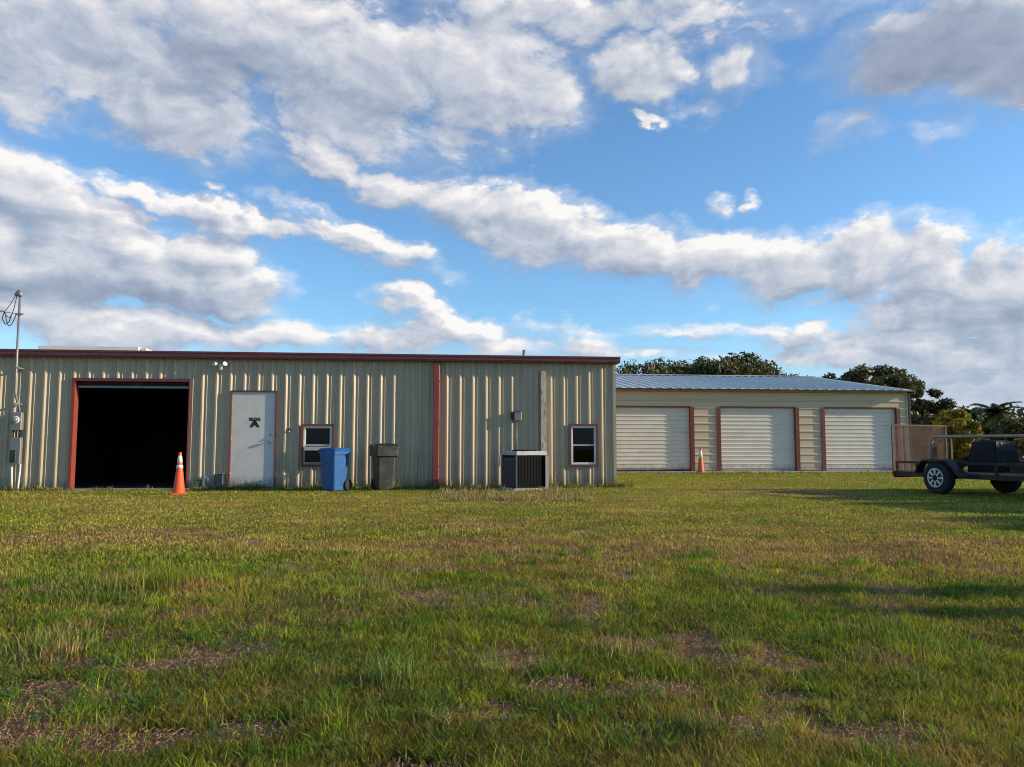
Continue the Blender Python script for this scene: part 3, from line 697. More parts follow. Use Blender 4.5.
m = MB(); m.tube([(-.22*s_, .33*s_, .90*s_), (-.22*s_, .40*s_, .93*s_), (.22*s_, .40*s_, .93*s_), (.22*s_, .33*s_, .90*s_)], .018, 8); m.build('handle', 'blue', bb)
for sx in (-1, 1):
    m = MB(); m.lathe([(.10, sx*.20), (.125, sx*.205), (.125, sx*.245), (.09, sx*.25)], (0,.24,.125), 'x', 18); m.build('wheel', 'rubber', bb)
# charcoal can
q = gnd(383, 490.5); l = E_MAIN.inverted() @ q
gb = empty('trash_can', E_MAIN @ Vector((l.x, l.y+.22, 0)), PSI+math.radians(20), 'charcoal plastic trash cart with a deep rim, right of the blue bin', 'bin')
HB = mz_(382, 443.5, .45); s_ = HB/1.0; gb.scale = (.86, .86, 1)
m = MB(); m.loft([rr(.20*s_,.22*s_,.02), rr(.235*s_,.255*s_,.70*s_), rr(.29*s_,.31*s_,.73*s_), rr(.30*s_,.32*s_,.90*s_), rr(.31*s_,.33*s_,.905*s_), rr(.31*s_,.33*s_,.925*s_)]); m.build('can_body', 'grayp', gb)
m = MB(); m.loft([rr(.318*s_,.338*s_,.93*s_), rr(.32*s_,.34*s_,.955*s_), rr(.27*s_,.29*s_,.985*s_), rr(.18*s_,.2*s_,1.0*s_)]); m.build('lid', 'blackp', gb)
m = MB(); m.tube([(-.24*s_,.34*s_,.93*s_), (-.24*s_,.41*s_,.95*s_), (.24*s_,.41*s_,.95*s_), (.24*s_,.34*s_,.93*s_)], .018, 8); m.build('handle', 'blackp', gb)
for sx in (-1, 1):
    m = MB(); m.lathe([(.10, sx*.19), (.125, sx*.195), (.125, sx*.235), (.09, sx*.24)], (0,.23,.125), 'x', 18); m.build('wheel', 'rubber', gb)

# ------------------------------------------------------------------ cones
def cone(loc, H, rot, label, bands=((.55, .62), (.67, .82)), body='orange', r0=.125):
    t = empty('traffic_cone', loc, rot, label, 'cone', 'orange traffic cones'); 
    s = H/.9
    def R(z): return (r0-(r0-.026)*(z-.03)/.87)*s
    P_ = lambda z, e=0: (R(z)+e, z*s)
    m = MB(); m.lathe([(R(.03)+.015*s, .03*s), P_(.045), P_(.88), (.020*s, .9*s), (.015*s, .895*s)], seg=24); m.build('cone_body', body, t)
    m = MB(); m.loft([rr(.165*s,.165*s,0,.04*s), rr(.165*s,.165*s,.02*s,.04*s), rr(.14*s,.14*s,.03*s,.05*s)]); m.build('base', body, t)
    for z0, z1 in bands:
        m = MB(); m.lathe([P_(z0, .001), P_(z0, .004), P_(z1, .004), P_(z1, .001)], seg=24); m.build('reflective_collar', 'reflect', t)
    return t
q = gnd(178.7, 494.0); cone(q, mz_(178, 452) if False else (atd(178.7, 452, q.y)).z, .4, 'large orange cone with white collars standing right of the open garage bay')
q = gnd(701, 473.2); cone(q, atd(701, 447.6, q.y).z, .1, 'small faded orange cone between the roll doors of the far building', ((.52, .80),), 'faded')

# ------------------------------------------------------------------ far storage building
st = empty('storage_building', P1, PSI, 'long low beige storage building with three white roll doors and grey roof', 'building')
fx = lambda px, py=440, off=0: on(E_FAR, px, py, off)
FR = fx(908.5)[0]; FL = FR-24; FE = fx(760, 390.5, .4)[1]
tops = fx(757, 407.6)[1]
doors = [(fx(690, 440)[0]-3.05, fx(690.3, 440)[0]), (fx(720.7)[0], fx(795.5)[0]), (fx(825)[0], fx(897)[0])]
# horizontal ribbed siding, butted round the doors
def hsiding(mb, x0, x1, z0, z1, pitch=.305, y=0.0):
    pts = []; k = 0; z = z0
    base = 0.08
    while base+k*pitch < z1+pitch:
        c = base+k*pitch
        for dz, h in ((-.045,0),(-.014,.032),(.014,.032),(.045,0)): pts.append((c+dz, h))
        k += 1
    zs = [q[0] for q in pts]; hs = [q[1] for q in pts]; f = lambda z: float(np.interp(z, zs, hs))
    zz = [z0]+[z for z in zs if z0 < z < z1]+[z1]
    for a, b in zip(zz[:-1], zz[1:]): mb.add([(x0,y-f(a),a),(x1,y-f(a),a),(x1,y-f(b),b),(x0,y-f(b),b)], [(0,1,2,3)])
mb = MB(); segs = [(FL, doors[0][0])]+[(doors[k][1], doors[k+1][0]) for k in range(2)]+[(doors[2][1], FR-.05)]
for a, b in segs: hsiding(mb, a, b, 0, tops)
hsiding(mb, FL, FR-.05, tops, FE+.05)
mb.build('wall', 'tanfar', st)
FD = 15.0
mb = MB(); mb.box(FL, FR-.04, FD-.05, FD, 0, FE); mb.build('back_wall', 'tanfar', st)
mb = MB(); mb.box(FR-.05, FR-.0, .0, FD-.05, 0, FE-.02); mb.build('side_wall', 'tanfar', st)
mb = MB(); mb.box(FL, FL+.05, .01, FD-.05, 0, FE-.02); mb.build('side_wall', 'tanfar', st)
OH = .36; RZ = 1.25
mb = MB()
def roofz(y): return FE+.06+RZ*(1-abs(y-FD/2)/(FD/2+OH))
y0, ym, y1 = -OH, FD/2, FD+OH
mb.add([(FL-.2,y0,roofz(y0)),(FR+.12,y0,roofz(y0)),(FR+.12,ym,roofz(ym)),(FL-.2,ym,roofz(ym))], [(0,1,2,3)])
mb.add([(FL-.2,ym,roofz(ym)),(FR+.12,ym,roofz(ym)),(FR+.12,y1,roofz(y1)),(FL-.2,y1,roofz(y1))], [(0,1,2,3)])
x = FL
while x < FR:
    for ya, yb in ((y0, ym), (ym, y1)):
        mb.add([(x-.045,ya,roofz(ya)+.002),(x,ya,roofz(ya)+.045),(x+.045,ya,roofz(ya)+.002),(x-.045,yb,roofz(yb)+.002),(x,yb,roofz(yb)+.045),(x+.045,yb,roofz(yb)+.002)], [(0,1,4,3),(1,2,5,4)])
    x += .40
rf = mb.build('roof', 'galv', st)
mb = MB(); mb.add([(FL-.2,ym-.2,roofz(ym-.2)+.05),(FR+.12,ym-.2,roofz(ym-.2)+.05),(FR+.12,ym,roofz(ym)+.06),(FL-.2,ym,roofz(ym)+.06),(FR+.12,ym+.2,roofz(ym+.2)+.05),(FL-.2,ym+.2,roofz(ym+.2)+.05)], [(0,1,2,3),(3,2,4,5)]); mb.build('ridge_cap', 'galv', rf)
mb = MB(); mb.box(FL-.2, FR+.12, -OH, -OH+.03, FE+.0, FE+.055); mb.box(FR+.0, FR+.10, -OH+.03, -.03, FE-.03, FE+.019); mb.build('eave_gutter', 'steelblk', st)
mb = MB(); mb.box(FL, FR, -OH+.03, -.0, FE+.02, FE+.05); mb.build('soffit', 'tanfar', st)
mb = MB(); mb.add([(FR-.02,0,FE-.02),(FR-.02,FD,FE-.02),(FR-.02,FD/2,roofz(FD/2)-.02)], [(0,1,2)]); mb.build('gable', 'tanfar', st)
mb = MB(); mb.add([(FR+.12,y0,roofz(y0)-.16),(FR+.12,ym,roofz(ym)-.16),(FR+.12,ym,roofz(ym)+.01),(FR+.12,y0,roofz(y0)+.01),(FR+.14,y0,roofz(y0)-.16),(FR+.14,ym,roofz(ym)-.16),(FR+.14,ym,roofz(ym)+.01),(FR+.14,y0,roofz(y0)+.01)], [(0,1,2,3),(7,6,5,4),(3,2,6,7),(0,3,7,4)]); mb.build('rake_trim', 'graym', st)
mb = MB(); mb.bbox(FR+.02, FR+.12, -.06, .04, 0, FE-.06, .01); mb.build('downspout', 'steelblk', st)
mb = MB(); mb.box(FR-.05, FR+.004, -.045, -.0, 0, FE-.051); mb.build('corner_trim', 'tanfar', st)
for i_, (a, b) in enumerate(doors):
    m = MB(); zz = .06 if i_ == 0 else .02; n = 24; hgt = (tops-zz); pit = hgt/16
    for k in range(16):
        z = zz+k*pit
        m.add([(a,.10,z),(b,.10,z),(b,.10,z+pit*.55),(a,.10,z+pit*.55),(b,.082,z+pit*.70),(a,.082,z+pit*.70),(b,.082,z+pit*.82),(a,.082,z+pit*.82),(b,.10,z+pit),(a,.10,z+pit)],
              [(0,1,2,3),(3,2,4,5),(5,4,6,7),(7,6,8,9)])
    d_ = m.build('roll_door', 'rolldoor', st)
    MB().box(a+.02, b-.02, .06, .099, zz-.03, zz+.04).build('bottom_bar', 'steelblk' if i_ == 0 else 'rolldoor', d_)
    m = MB(); wd = .155
    m.box(a-wd, a, -.05, -.0325, 0, tops); m.box(b, b+wd, -.05, -.0325, 0, tops); m.box(a-.02, b+.02, -.045, -.0325, tops, tops+.04)
    m.box(a-.006, a, -.0325, .12, 0, tops); m.box(b, b+.006, -.0325, .12, 0, tops); m.box(a, b, -.0325, .12, tops, tops+.006)
    m.build('frame', 'redfar', d_)
mb = MB(); mb.box(FL, FR+.3, -.9, .0, -.05, .03); mb.build('concrete_edge', 'slab', st)
mb = MB(); mb.box(FL+.06, FR-.06, .2, .25, 0, FE-.1); mb.build('shade_lining', 'dark', st)

# ------------------------------------------------------------------ trailer
TH = math.radians(17); q = gnd(940, 494.3)
TO = Vector((q.x, q.y, 0)) + Vector((math.cos(TH), math.sin(TH), 0))*.88
trl = empty('utility_trailer', TO, TH, 'black steel utility trailer with a rusty mesh ramp gate and white rim', 'trailer')
TW_ = .745; YR = 1.27; YF = -2.7
f = MB()
for sx in (-1, 1):
    f.box(sx*TW_-.03, sx*TW_+.03, YF, YR, .33, .42)
for y in np.linspace(YF+.1, YR-.04, 8): f.box(-TW_+.03, TW_-.03, y-.02, y+.02, .335, .40)
f.box(-TW_-.035, TW_+.035, YR+.0, YR+.05, .30, .44); f.box(-TW_+.03, TW_-.03, YF, YF+.05, .33, .42)
f.bar((-TW_+.1, YF, .36), (0, YF-1.3, .40), .07, .09); f.bar((TW_-.1, YF, .36), (0, YF-1.3, .40), .07, .09)
f.build('chassis', 'steelblk', trl)
m = MB()
for k in range(9): x_ = -TW_+.04+k*(2*TW_-.08)/9; m.box(x_+.004, x_+(2*TW_-.08)/9-.004, YF+.06, YR-.01, .421, .455)
m.build('deck', 'wood', trl)
MB().lathe([(.03, -.80), (.03, .80)], (0, 0, .335-.0), 'x', 10).build('axle', 'steelblk', trl)
WR = .335; WX = .88
for sx in (-1, 1):
    m = MB(); w_ = .095
    prof = [(.19, -w_*.9), (.25, -w_), (.30, -w_*1.02), (WR-.012, -w_*.85), (WR, -w_*.6), (WR, w_*.6), (WR-.012, w_*.85), (.30, w_*1.02), (.25, w_), (.19, w_*.9)]
    m.lathe(prof, (sx*WX, 0, WR), 'x', 36); 
    wh = m.build('wheel', 'rubber', trl)
    o_ = sx*WX+sx*(w_+.002)
    m = MB(); m.lathe([(.196, sx*0.0), (.196, sx*.012), (.180, sx*.014), (.168, -sx*.004), (.168, 0)], (o_, 0, WR), 'x', 32)
    hub = o_
    for k in range(8):
        t = 2*PI*k/8; cy, cz = math.cos(t), math.sin(t)
        a = Vector((o_+sx*.004, .055*cy, WR+.055*cz)); b = Vector((o_+sx*.006, .172*cy, WR+.172*cz)); m.bar(a, b, .034, .03)
    m.build('rim', 'rim', wh)
    m = MB(); m.lathe([(.172, sx*.0005), (.172, sx*.0015)], (o_, 0, WR), 'x', 24); m.build('rim_back', 'blackp', wh)
    m = MB(); m.lathe([(.06, sx*.0), (.06, sx*.022), (.035, sx*.03), (.03, sx*.055), (.02, sx*.06)], (o_, 0, WR), 'x', 18); m.build('hub_cap', 'steelblk', wh)
    m = MB(); pr = [(-.62, .36), (-.40, .60), (-.30, .70), (.28, .70), (.42, .60), (.50, .42)]
    xa, xb = sx*(TW_+.032), sx*(WX+.13)
    for (a, za), (b, zb_) in zip(pr[:-1], pr[1:]):
        m.loft([[(xa,a,za),(xb,a,za),(xb,a,za+.012),(xa,a,za+.012)], [(xa,b,zb_),(xb,b,zb_),(xb,b,zb_+.012),(xa,b,zb_+.012)]])
    m.add([(xb,-.62,.33),(xb,-.40,.57),(xb,-.30,.67),(xb,.28,.67),(xb,.42,.57),(xb,.50,.39),(xb,.50,.42),(xb,.42,.60),(xb,.28,.70),(xb,-.30,.70),(xb,-.40,.60),(xb,-.62,.36)],
          [(0,1,10,11),(1,2,9,10),(2,3,8,9),(3,4,7,8),(4,5,6,7)])
    m.build('fender', 'steelblk', trl)
RL = .635
r = MB()
r.bar((-TW_, YR, RL), (-TW_, YF, RL), .045, .045); r.bar((-TW_, YF, RL), (TW_, YF, RL), .045, .045); r.bar((TW_, YR, RL), (TW_, YF, RL), .045, .045)
for sx in (-1, 1):
    for y in (YR-.03, .7, -.35, -1.2, -2.0, YF+.03): r.bar((sx*TW_, y, .42), (sx*TW_, y, RL-.022), .04, .04)
r.build('low_rail', 'steelblk', trl)
# raised bright rails
zt4 = 1.175; r = MB()
r.tube([(-TW_, .30, RL+.02), (-TW_, .30, zt4-.10), (-TW_, .25, zt4-.02), (-TW_, .17, zt4), (-TW_, -1.2, zt4-.01), (-TW_, YF+.1, zt4-.02), (-TW_, YF, zt4-.1), (-TW_, YF, RL)], .030, 8)
r.bar((-TW_, .30, zt4-.28), (-TW_, .0, zt4-.03), .015, .015)
r.build('high_rail', 'steellt', trl)
r = MB(); r.bar((TW_, YR-.05, RL+.02), (TW_, YR-.05, 1.15), .05, .05); r.build('corner_post', 'steelblk', trl)
# ramp gate with open mesh
GT = atd(920, 425.5, (TO+Vector((-math.sin(TH), math.cos(TH), 0))*YR).y).z
gm = MB(); yg = YR+.08; a_, b_ = -TW_, TW_
gm.bar((a_, yg, .42), (a_, yg, GT), .035, .035); gm.bar((b_, yg, .42), (b_, yg, GT), .035, .035); gm.bar((a_, yg, GT), (b_, yg, GT), .035, .035); gm.bar((a_, yg, .44), (b_, yg, .44), .035, .035)
for x_ in (-.42, .25): gm.bar((x_, yg+.01, .46), (x_, yg+.01, GT-.02), .028, .025)
gate = gm.build('ramp_gate', 'rust', trl)
mm = MB(); W_ = b_-a_-.03; H_ = GT-.46; st_ = .055
def clipline(x0, z0, x1, z1):
    return ((x0, yg-.0, z0), (x1, yg-.0, z1))
k = -H_
while k < W_:
    for s_ in (1, -1):
        # diagonals of the expanded sheet, clipped to the gate
        x0, x1 = max(0, k), min(W_, k+H_*1.0)
        if x1-x0 > .03:
            z0, z1 = (x0-k), (x1-k)
            if s_ < 0: z0, z1 = H_-z0, H_-z1
            mm.bar((a_+.015+x0, yg+.006*s_, .45+z0), (a_+.015+x1, yg+.006*s_, .45+z1), .004, .010)
    k += st_
mm.build('gate_mesh', 'rust', gate)
for sx in (-1, 1):
    MB().box(sx*TW_-.05*(1 if sx<0 else .6), sx*TW_+.05, YR+.051, YR+.075, .34, .42).build('tail_light', 'tail', trl)
# things on the trailer deck
def onT(x_, y_, z_): return TO + Matrix.Rotation(TH, 3, 'Z') @ Vector((x_, y_, z_))
ld = empty('covered_crate', onT(.0, -.50, .455), TH, 'black tarp covered hump of cargo riding on the trailer deck', 'cargo')
def trap(hx, hy, z, b=.04): return [(-hx+b,-hy,z),(hx-b,-hy,z),(hx,-hy+b,z),(hx,hy-b,z),(hx-b,hy,z),(-hx+b,hy,z),(-hx,hy-b,z),(-hx,-hy+b,z)]
MB().loft([trap(.34,.34,0), trap(.34,.34,.12), trap(.31,.31,.42), trap(.25,.26,.60), trap(.18,.2,.64)]).build('tarp', 'load', ld)
m = MB(); m.bar((-.12,-.352,.1), (-.10,-.27,.60), .02, .012); m.build('strap', 'blackp', ld)
bx = empty('tool_box', onT(.0, -1.35, .455), TH+.03, 'low dark plank box in front of the tarp covered cargo on the trailer', 'box')
m = MB()
for k in range(2): m.box(-.36, .36, -.18, -.16, .005+k*.075, .07+k*.075); m.box(-.36, .36, .16, .18, .005+k*.075, .07+k*.075)
m.box(-.38, -.36, -.18, .18, 0, .15); m.box(.36, .38, -.18, .18, 0, .15); m.build('box_body', 'woodd', bx)
MB().box(-.39, .39, -.19, .19, .151, .168).build('lid', 'woodd', bx)

# ------------------------------------------------------------------ trees
def leaf_cloud(centres, radii, n, size, cols, flat=.7, up=0.3):
    """n leaf quads gathered in clumps"""
    centres = np.array(centres); radii = np.array(radii); cols = np.array(cols)
    w = radii**2; w /= w.sum(); idx = RNG.choice(len(centres), n, p=w)
    d = RNG.normal(size=(n, 3)); d /= np.linalg.norm(d, axis=1, keepdims=True); rad = RNG.random(n)**.45
    pos = centres[idx]+d*(rad*radii[idx])[:, None]*np.array([1, 1, flat])
    a = RNG.normal(size=(n, 3)); a /= np.linalg.norm(a, axis=1, keepdims=True)
    nrm = d*.7+RNG.normal(size=(n, 3))*.55+np.array([0, 0, up]); nrm /= np.linalg.norm(nrm, axis=1, keepdims=True)
    u_ = np.cross(nrm, a); u_ /= np.linalg.norm(u_, axis=1, keepdims=True)+1e-9; v_ = np.cross(nrm, u_)
    s = size*(.6+.8*RNG.random(n))[:, None]
    V = np.concatenate([pos-u_*s, pos-v_*s*.45, pos+u_*s, pos+v_*s*.45], 1).reshape(-1, 3)
    F = np.arange(4*n).reshape(n, 4)
    c = np.repeat(cols[idx]*(.75+.5*RNG.random((n, 1))), 4, 0)
    return V, F, c
def tree(loc, H, W, label, base=.25, ncl=64, nleaf=13000, leaf=.16, col=(.05,.075,.022), group='trees', cat='tree', name='tree', shape=1.0, lean=0, rot=0):
    t = empty(name, loc, rot, label, cat, group)
    cen = []; rad = []; cols = []
    for k in range(ncl):
        th_ = RNG.random()*2*PI; u_ = RNG.random(); ph = math.acos(1-1.55*u_)
        r0 = .78+.3*RNG.random()
        r0 *= (1 if RNG.random() > .25 else .5)
        sp_h = math.sin(ph)**.7; x_ = W/2*.86*sp_h*math.cos(th_)*r0; y_ = W/2*.86*sp_h*math.sin(th_)*r0
        zc = H*(base+(1-base)*.42); cz_ = math.cos(ph); z_ = zc+H*(1-base)*.50*math.copysign(abs(cz_)**.7, cz_)*r0**shape
        cr = (.10+.09*RNG.random())*min(W, H*1.2); z_ = min(z_, H-cr*.55)
        cen.append((x_+lean*z_, y_, z_)); rad.append(cr)
        g_ = .7+.6*RNG.random(); cols.append([col[0]*g_*(1+.5*RNG.random()), col[1]*g_, col[2]*g_])
    tr = MB(); h0 = H*(base+.25); r0 = .028*H+.04
    tr.tube([(0,0,-.1), (.03*H*.2, 0, h0*.4), (lean*h0*.7, .02*H, h0*.75), (lean*h0, 0, H*.72)], [r0*1.25, r0, r0*.8, r0*.3], 9)
    for k in sorted(random.sample(range(ncl), min(14, ncl))):
        c = Vector(cen[k]); s0 = Vector((lean*h0*.7, .02*H, h0*(.5+.35*random.random())))
        mid = s0.lerp(c, .5)+Vector((0, 0, -.05*H)); tr.tube([s0, mid, c], [r0*.45, r0*.28, r0*.1], 6)
    tr.build('trunk', 'bark', t)
    V, F, c = leaf_cloud(cen, rad, nleaf, leaf, cols); npmesh('crown', V, F, c, 'leaf', t)
    return t
def treepx(px, ytop, depth, wpx, label, **kw):
    b = atd(px, 448, depth); H = atd(px, ytop, depth).z; W = wpx*depth/FPX
    return tree((b.x, depth, 0), H, W, label, **kw)
DG = (.050, .068, .022)
G1 = 'dark trees beyond the storage building'
DG = (.062, .078, .026)
treepx(633, 359, 66, 84, 'dark tree just right of the shop roof corner, beyond the grey roof', group=G1, base=.2, col=DG)
treepx(668, 361, 70, 80, 'low dark tree beyond the grey roof, second from the shop corner', group=G1, base=.2, col=DG)
treepx(700, 364, 62, 62, 'lowest crown in the dip between the two left clumps beyond the roof', group=G1, base=.2, col=(.045,.065,.022))
treepx(722, 357, 60, 76, 'rounded dark tree at the left of the tall middle clump beyond the roof', group=G1, base=.2, col=DG)
treepx(750, 353, 62, 84, 'tallest tree of the middle clump beyond the grey roof', group=G1, base=.2, col=(.055,.068,.022), nleaf=12000)
treepx(772, 366, 75, 62, 'small dark tree on the right shoulder of the middle clump', group=G1, base=.2, col=DG)
treepx(797, 371.5, 85, 60, 'tiny dark crown barely showing over the grey ridge', group=G1, base=.2, col=DG, nleaf=4000)
treepx(914, 428, 44, 44, 'low dark bush seen through the mesh ramp gate', group=G1, base=.02, col=(.045,.055,.02), nleaf=8000, leaf=.12, name='bush', cat='bush')
treepx(848, 368, 56, 70, 'dark spreading tree over the left of the sloping roof end', group=G1, base=.2, col=DG)
treepx(876, 366, 54, 84, 'dense olive tree standing highest behind the right roof end', group=G1, base=.2, col=(.07,.078,.024), nleaf=14000, ncl=50)
treepx(903, 372, 60, 44, 'thin airy tree between the olive tree and the roof corner', group=G1, base=.2, col=(.06,.07,.035), nleaf=3500)
treepx(926, 381, 47, 52, 'branchy oak right of the storage building corner', group=G1, base=.30, col=(.055,.068,.024), nleaf=7000, ncl=26, leaf=.12)
treepx(900, 400, 44, 40, 'lower dark oak filling the side of the storage building corner', group=G1, base=.1, col=(.05,.062,.022), nleaf=9000, ncl=34, leaf=.13)
G2 = 'bushes behind the trailer'
treepx(934, 412, 42, 34, 'dark bush directly above the ramp gate', group=G2, base=.05, col=(.05,.07,.02), nleaf=6000, leaf=.11, name='bush', cat='bush')
treepx(957, 410, 33, 40, 'yellow green bush lit bright, right of the ramp gate', group=G2, base=.05, col=(.20,.20,.022), nleaf=11000, leaf=.10, name='bush', cat='bush')
treepx(987, 426, 46, 46, 'dark bush under the palms', group=G2, base=.05, col=(.04,.05,.02), nleaf=7000, leaf=.11, name='bush', cat='bush')
treepx(1020, 417, 40, 46, 'olive bush at the right edge of the picture behind the trailer', group=G2, base=.05, col=(.09,.10,.025), nleaf=8000, leaf=.10, name='bush', cat='bush')
treepx(1060, 405, 42, 60, 'large bush just past the right edge of the picture', group=G2, base=.05, col=(.07,.08,.025), nleaf=8000, leaf=.12, name='bush', cat='bush')
treepx(960, 436, 34, 60, 'low dark hedge bush seen through the trailer rails, left of the cargo', group=G2, base=.02, col=(.10,.10,.04), nleaf=8000, leaf=.10, name='bush', cat='bush')
treepx(1025, 436, 32, 60, 'low pale hedge bush seen through the rails, right of the cargo', group=G2, base=.02, col=(.13,.12,.06), nleaf=8000, leaf=.10, name='bush', cat='bush')
def palm(px, ytop, depth, label, n=22, R_=1.5):
    b = atd(px, 448, depth); H = atd(px, ytop, depth).z-R_*.35; t = empty('palm_tree', (b.x, depth, 0), 0, label, 'palm tree', 'palms behind the trailer')
    MB().tube([(0,0,-.1), (.05,0,H*.5), (0,0,H)], [.2, .14, .13], 9).build('trunk', 'bark', t)
    V = []; F = []; C = []
    for k in range(n):
        th_ = 2*PI*k/n+random.random()*.3; el_ = random.uniform(-.6, 1.35); L = R_*random.uniform(.8, 1.1); pts = []
        for j in range(8):
            s = j/7; r_ = L*s*math.cos(el_*(1-s*.4)); z_ = H+L*s*math.sin(el_)-.45*L*s*s
            pts.append(Vector((r_*math.cos(th_), r_*math.sin(th_), z_)))
        for j in range(1, 8):
            d = (pts[j]-pts[j-1]); side = d.cross(Vector((0,0,1))).normalized(); q0 = pts[j]
            for q_ in range(3):
                o = pts[j-1].lerp(pts[j], q_/3)
                for sg in (-1, 1):
                    e = o+side*sg*L*.28*(1-.5*j/8)+d.normalized()*L*.12+Vector((0,0,-.06*L))
                    i0 = len(V); V += [tuple(o-d.normalized()*.06), tuple(e), tuple(o+d.normalized()*.06)]; F.append((i0, i0+1, i0+2))
                    g_ = random.uniform(.7, 1.3); C += [(.085*g_, .10*g_, .03*g_)]*3
    npmesh('fronds', np.array(V), np.array(F), np.array(C), 'leaf', t)
palm(998, 404, 48, 'tall palm with a full round head behind the trailer', 40, 1.6)
palm(974, 409, 52, 'slimmer palm left of the full headed palm', 32, 1.3)
palm(990, 414, 50, 'short palm tucked between its two taller neighbours', 18, 1.2)
# far woodland belt along the horizon
cen = []; rad = []; cols = []
for k in range(420):
    a = RNG.uniform(-1.25, 1.25); R0 = RNG.uniform(150, 190); h = RNG.uniform(1.5, 7)
    cen.append((math.sin(a)*R0, math.cos(a)*R0, h)); rad.append(RNG.uniform(3, 5)); g_ = RNG.uniform(.7, 1.3); cols.append((.045*g_, .06*g_, .022*g_))
V, F, c = leaf_cloud(cen, rad, 60000, .5, cols); tag(npmesh('distant_wood', V, F, c, 'leaf'), 'dark distant woodland belt along the horizon', 'woodland', kind='stuff')
# things right of the picture that throw the long evening shadows
GS = 'trees right of the picture whose shadows cross the lawn'
for k, (y, h) in enumerate([(9.2, 4.0), (10.5, 4.1), (11.8, 4.2), (13.1, 4.2), (14.6, 4.2), (16.1, 4.2)]):
    tree((5.6+h/.305+1.6, y-.1, 0), h+.4, 3.4, 'clipped round shade tree in the row right of the picture', group=GS, base=.02, ncl=34, nleaf=9000, leaf=.2, col=(.05,.07,.02))
for (x_, y_, H_, w_) in ((23.0, 4.28, 6.50, .31), (23.5, 3.60, 6.60, .30)):
    t = empty('cypress_tree', (x_, y_, 0), 0, 'slender cypress right of the picture whose shadow streaks the lawn', 'tree', 'slender cypresses right of the picture')
    MB().tube([(0,0,-.1), (0,0,H_*.95)], [.10, .03], 8).build('trunk', 'bark', t)
    cz = np.linspace(.3, H_-.1, 60); rd_ = w_*np.minimum(1, (H_-cz)/1.6+.25)
    V, F, c = leaf_cloud(np.stack([RNG.normal(size=60)*.02, RNG.normal(size=60)*.02, cz], 1), rd_, 42000, .08, np.tile([.04,.06,.02], (60, 1)), flat=1.0)
    npmesh('crown', V, F, c, 'leaf', t)

# ------------------------------------------------------------------ grass
def blades(x, y, h, w, col, lean=.55, curl=.5):
    n = len(x); th_ = RNG.random(n)*2*PI; fa = RNG.random(n)*2*PI
    z = gz(x, y)-.004; ln = h*lean*(.15+1.1*RNG.random(n)); dx, dy = np.cos(fa)*ln, np.sin(fa)*ln
    wx, wy = np.cos(th_)*w/2, np.sin(th_)*w/2
    b0 = np.stack([x-wx, y-wy, z], 1); b1 = np.stack([x+wx, y+wy, z], 1)
    hm = h*.58; m0 = np.stack([x-wx*.8+dx*.38, y-wy*.8+dy*.38, z+hm], 1); m1 = np.stack([x+wx*.8+dx*.38, y+wy*.8+dy*.38, z+hm], 1)
    tp = np.stack([x+dx, y+dy, z+h*(1-curl*.3*RNG.random(n))], 1)
    V = np.stack([b0, b1, m1, m0, tp], 1).reshape(-1, 3); k = np.arange(n)*5
    F = np.concatenate([np.stack([k, k+1, k+2], 1), np.stack([k, k+2, k+3], 1), np.stack([k+3, k+2, k+4], 1)])
    return V, F, np.repeat(col, 5, 0)
def pick(x, y, dirt, dry, n1, n2):
    n = len(x); r_ = RNG.random(n)
    green = C_(.150,.205,.012); yg = C_(.35,.345,.018); straw = C_(.38,.27,.095); brown = C_(.22,.115,.055); deep = C_(.070,.125,.016)
    p_s = .07+.42*dry; p_b = .07+.16*dry+.40*np.clip(dirt, 0, 1); p_y = .30+.22*dry; p_d = (.20+.34*np.clip((6.5-np.hypot(x, y))/4, 0, 1))*(1-dry); p_b = p_b+.20*np.clip(bl(x, y, BRN), 0, 1)
    c = np.where((r_ < p_s)[:,None], straw, np.where((r_ < p_s+p_b)[:,None], brown, np.where((r_ < p_s+p_b+p_y)[:,None], yg, np.where((r_ < p_s+p_b+p_y+p_d)[:,None], deep, green))))
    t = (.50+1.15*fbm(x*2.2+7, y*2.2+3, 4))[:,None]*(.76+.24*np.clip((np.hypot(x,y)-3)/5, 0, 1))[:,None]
    return c*t*(.75+.5*RNG.random((n,1)))
def outside(x, y):
    """keep blades off the slabs and out of the buildings"""
    I = E_MAIN.inverted(); lx = I[0][0]*x+I[0][1]*y+I[0][3]; ly = I[1][0]*x+I[1][1]*y+I[1][3]
    I2 = E_FAR.inverted(); fx_ = I2[0][0]*x+I2[0][1]*y+I2[0][3]; fy_ = I2[1][0]*x+I2[1][1]*y+I2[1][3]
    k = ~((lx > XL) & (lx < XR) & (ly > -.05)) & ~((fx_ > FL) & (fx_ < FR) & (fy_ > -.85))
    k &= ~((lx > gx0-.05) & (lx < gx1+.1) & (ly > -.15))
    return k
Vs = []; Fs = []; Cs = []; off = 0
def push(t):
    global off
    V, F, c = t; Vs.append(V); Fs.append(F+off); Cs.append(c); off += len(V)
NB = 1000000
u_ = RNG.random(NB); e = -.75; d0, d1 = 1.75, 34.0
d = (d0**e+u_*(d1**e-d0**e))**(1/e); a = RNG.uniform(-.74, .74, NB); x = d*np.sin(a); y = d*np.cos(a)
dirt, dry, n1, n2, n3, dd = fields(x, y)
keep = RNG.random(NB) < np.clip(1.05-1.45*dirt, .02, 1)*np.clip(.45+1.3*n2-.25*dry, .2, 1)
keep &= outside(x, y)
x, y, dirt, dry, n1, n2, dd = [q[keep] for q in (x, y, dirt, dry, n1, n2, dd)]
n = len(x)
